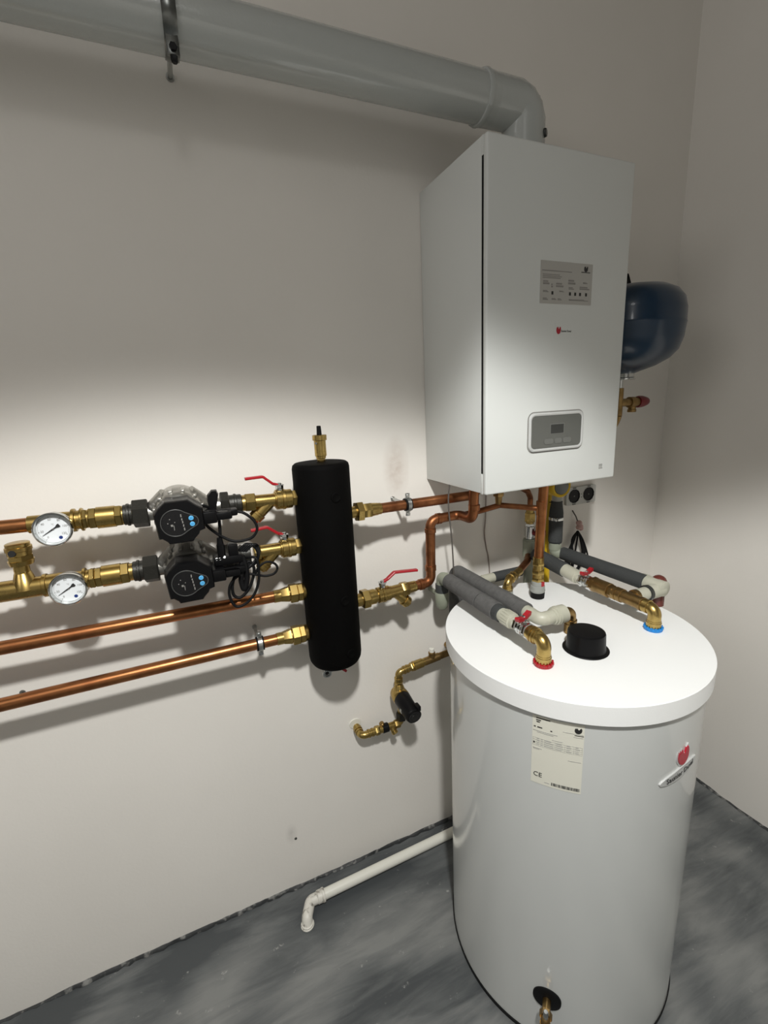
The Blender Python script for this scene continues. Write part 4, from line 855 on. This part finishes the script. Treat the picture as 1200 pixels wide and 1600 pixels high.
mb = MB(); mb.tube(bend([(-.6075, -.046, .656), (-.6070, -.046, .684), (-.566, -.046, .690)], .012), .0105, 20); mb.stack((-.6075, -.046, 0), Z, [(.656, .668, .0130)]); mb.stack((-.607, -.046, .6845), (1, 0, .13), [(.016, .023, .0128), (.026, .033, .0128), (.020, .045, .0112)]); mb.build('elbow', BRASS, t)
t = thing('check_valve', 'brass check valve right of the elbow above the small pump', 'valve', (-.54, -.046, .692))
ax5 = (V(-.56, -.046, .6905), V(1, 0, .09)); mb = MB(); mb.stack(*ax5, [(-.006, .004, .0135, .0135, 'h'), (.003, .008, .0150), (.007, .036, .0142), (.034, .044, .0120)]); mb.build('body', BRASS, t)
t = thing('capped_tee', 'dull brass tee with a small white cap between the small pump and the tank', 'fitting', (-.49, -.046, .696))
mb = MB(); mb.stack(*ax5, [(.042, .095, .0122), (.088, .135, .0105)]); mb.stack((-.4905, -.046, 0), Z, [(.695, .722, .0115, .0095), (.715, .721, .0110)]); mb.tube(bend([ax5[0]+ax5[1]*.13, (-.41, -.046, .704), (-.41, -.001, .704)], .012), .0105, 16); mb.build('tee', BRASS_OLD, t)
mb = MB(); mb.stack((-.4905, -.046, 0), Z, [(.720, .734, .0078)]); mb.build('white_cap', WHITE_PVC, t)

# ------------------------------------------------------------------ drain pipe on the floor
t = thing('drain_pipe', 'white plastic drain pipe lying along the wall on the floor', 'pipe', (-.94, -.075, 0))
mb = MB(); mb.tube([(-.925, -.0765, .0245), (-.45, -.069, .0245), (-.10, -.064, .0245)], .0150, 24); mb.build('pipe', WHITE_PVC, t)
mb = MB(); mb.tube(bend([(-.905, -.0765, .0245), (-.947, -.0775, .0245), (-.966, -.112, .018), (-.968, -.122, .001)], .014), .0158, 22)
mb.stack((0, -.0762, .0245), X, [(-.925, -.905, .0180), (-.910, -.902, .0195)]); mb.stack((-.968, -.121, 0), Z, [(.0005, .005, .0195), (.004, .010, .0175)]); mb.build('elbow', WHITE_DIRTY, t)

# ------------------------------------------------------------------ light
L = bpy.data.lights.new('ceiling_downlight', 'SPOT'); L.energy = 150; L.spot_size = math.radians(113); L.spot_blend = .2; L.shadow_soft_size = .06
L.color = (1.0, .995, .965)
lo = bpy.data.objects.new('ceiling_downlight', L); C.objects.link(lo); lo.location = (-1.10, -1.50, 2.58)
L2 = bpy.data.lights.new('downlight_fill', 'POINT'); L2.energy = 3.5; L2.shadow_soft_size = .11; L2.color = (1.0, .995, .965)   # weak fill light added at the downlight, no lamp shade is built
lo2 = bpy.data.objects.new('downlight_fill', L2); C.objects.link(lo2); lo2.location = (-1.10, -1.50, 2.58)
L3 = bpy.data.lights.new('left_fill', 'AREA'); L3.shape = 'RECTANGLE'; L3.size = .8; L3.size_y = 1.0; L3.energy = 7; L3.color = (1.0, .97, .95)   # soft fill light added in front of the closed left wall
lo3 = bpy.data.objects.new('left_fill', L3); C.objects.link(lo3); lo3.location = (XL+.02, -1.2, 2.35); lo3.rotation_euler = (0, -PI/2, 0)
w = bpy.data.worlds.new('world'); bpy.context.scene.world = w; w.use_nodes = True
w.node_tree.nodes['Background'].inputs[0].default_value = (.5, .5, .5, 1); w.node_tree.nodes['Background'].inputs[1].default_value = .0

# ------------------------------------------------------------------ camera
cd = bpy.data.cameras.new('camera'); cam = bpy.data.objects.new('camera', cd); C.objects.link(cam)
cam.location = (-1.10288, -1.17513, 1.48145); cam.rotation_euler = (1.336492, .047618, -.408999)
cd.sensor_fit = 'AUTO'; cd.sensor_width = 36; cd.lens = 711.278*36/1600; cd.clip_start = .01
bpy.context.scene.camera = cam
vs = bpy.context.scene.view_settings
vs.view_transform = 'Standard'; vs.look = 'None'; vs.exposure = .2; vs.gamma = 1; vs.use_curve_mapping = False
for o in bpy.data.objects:
    if '_o' in o: del o['_o']
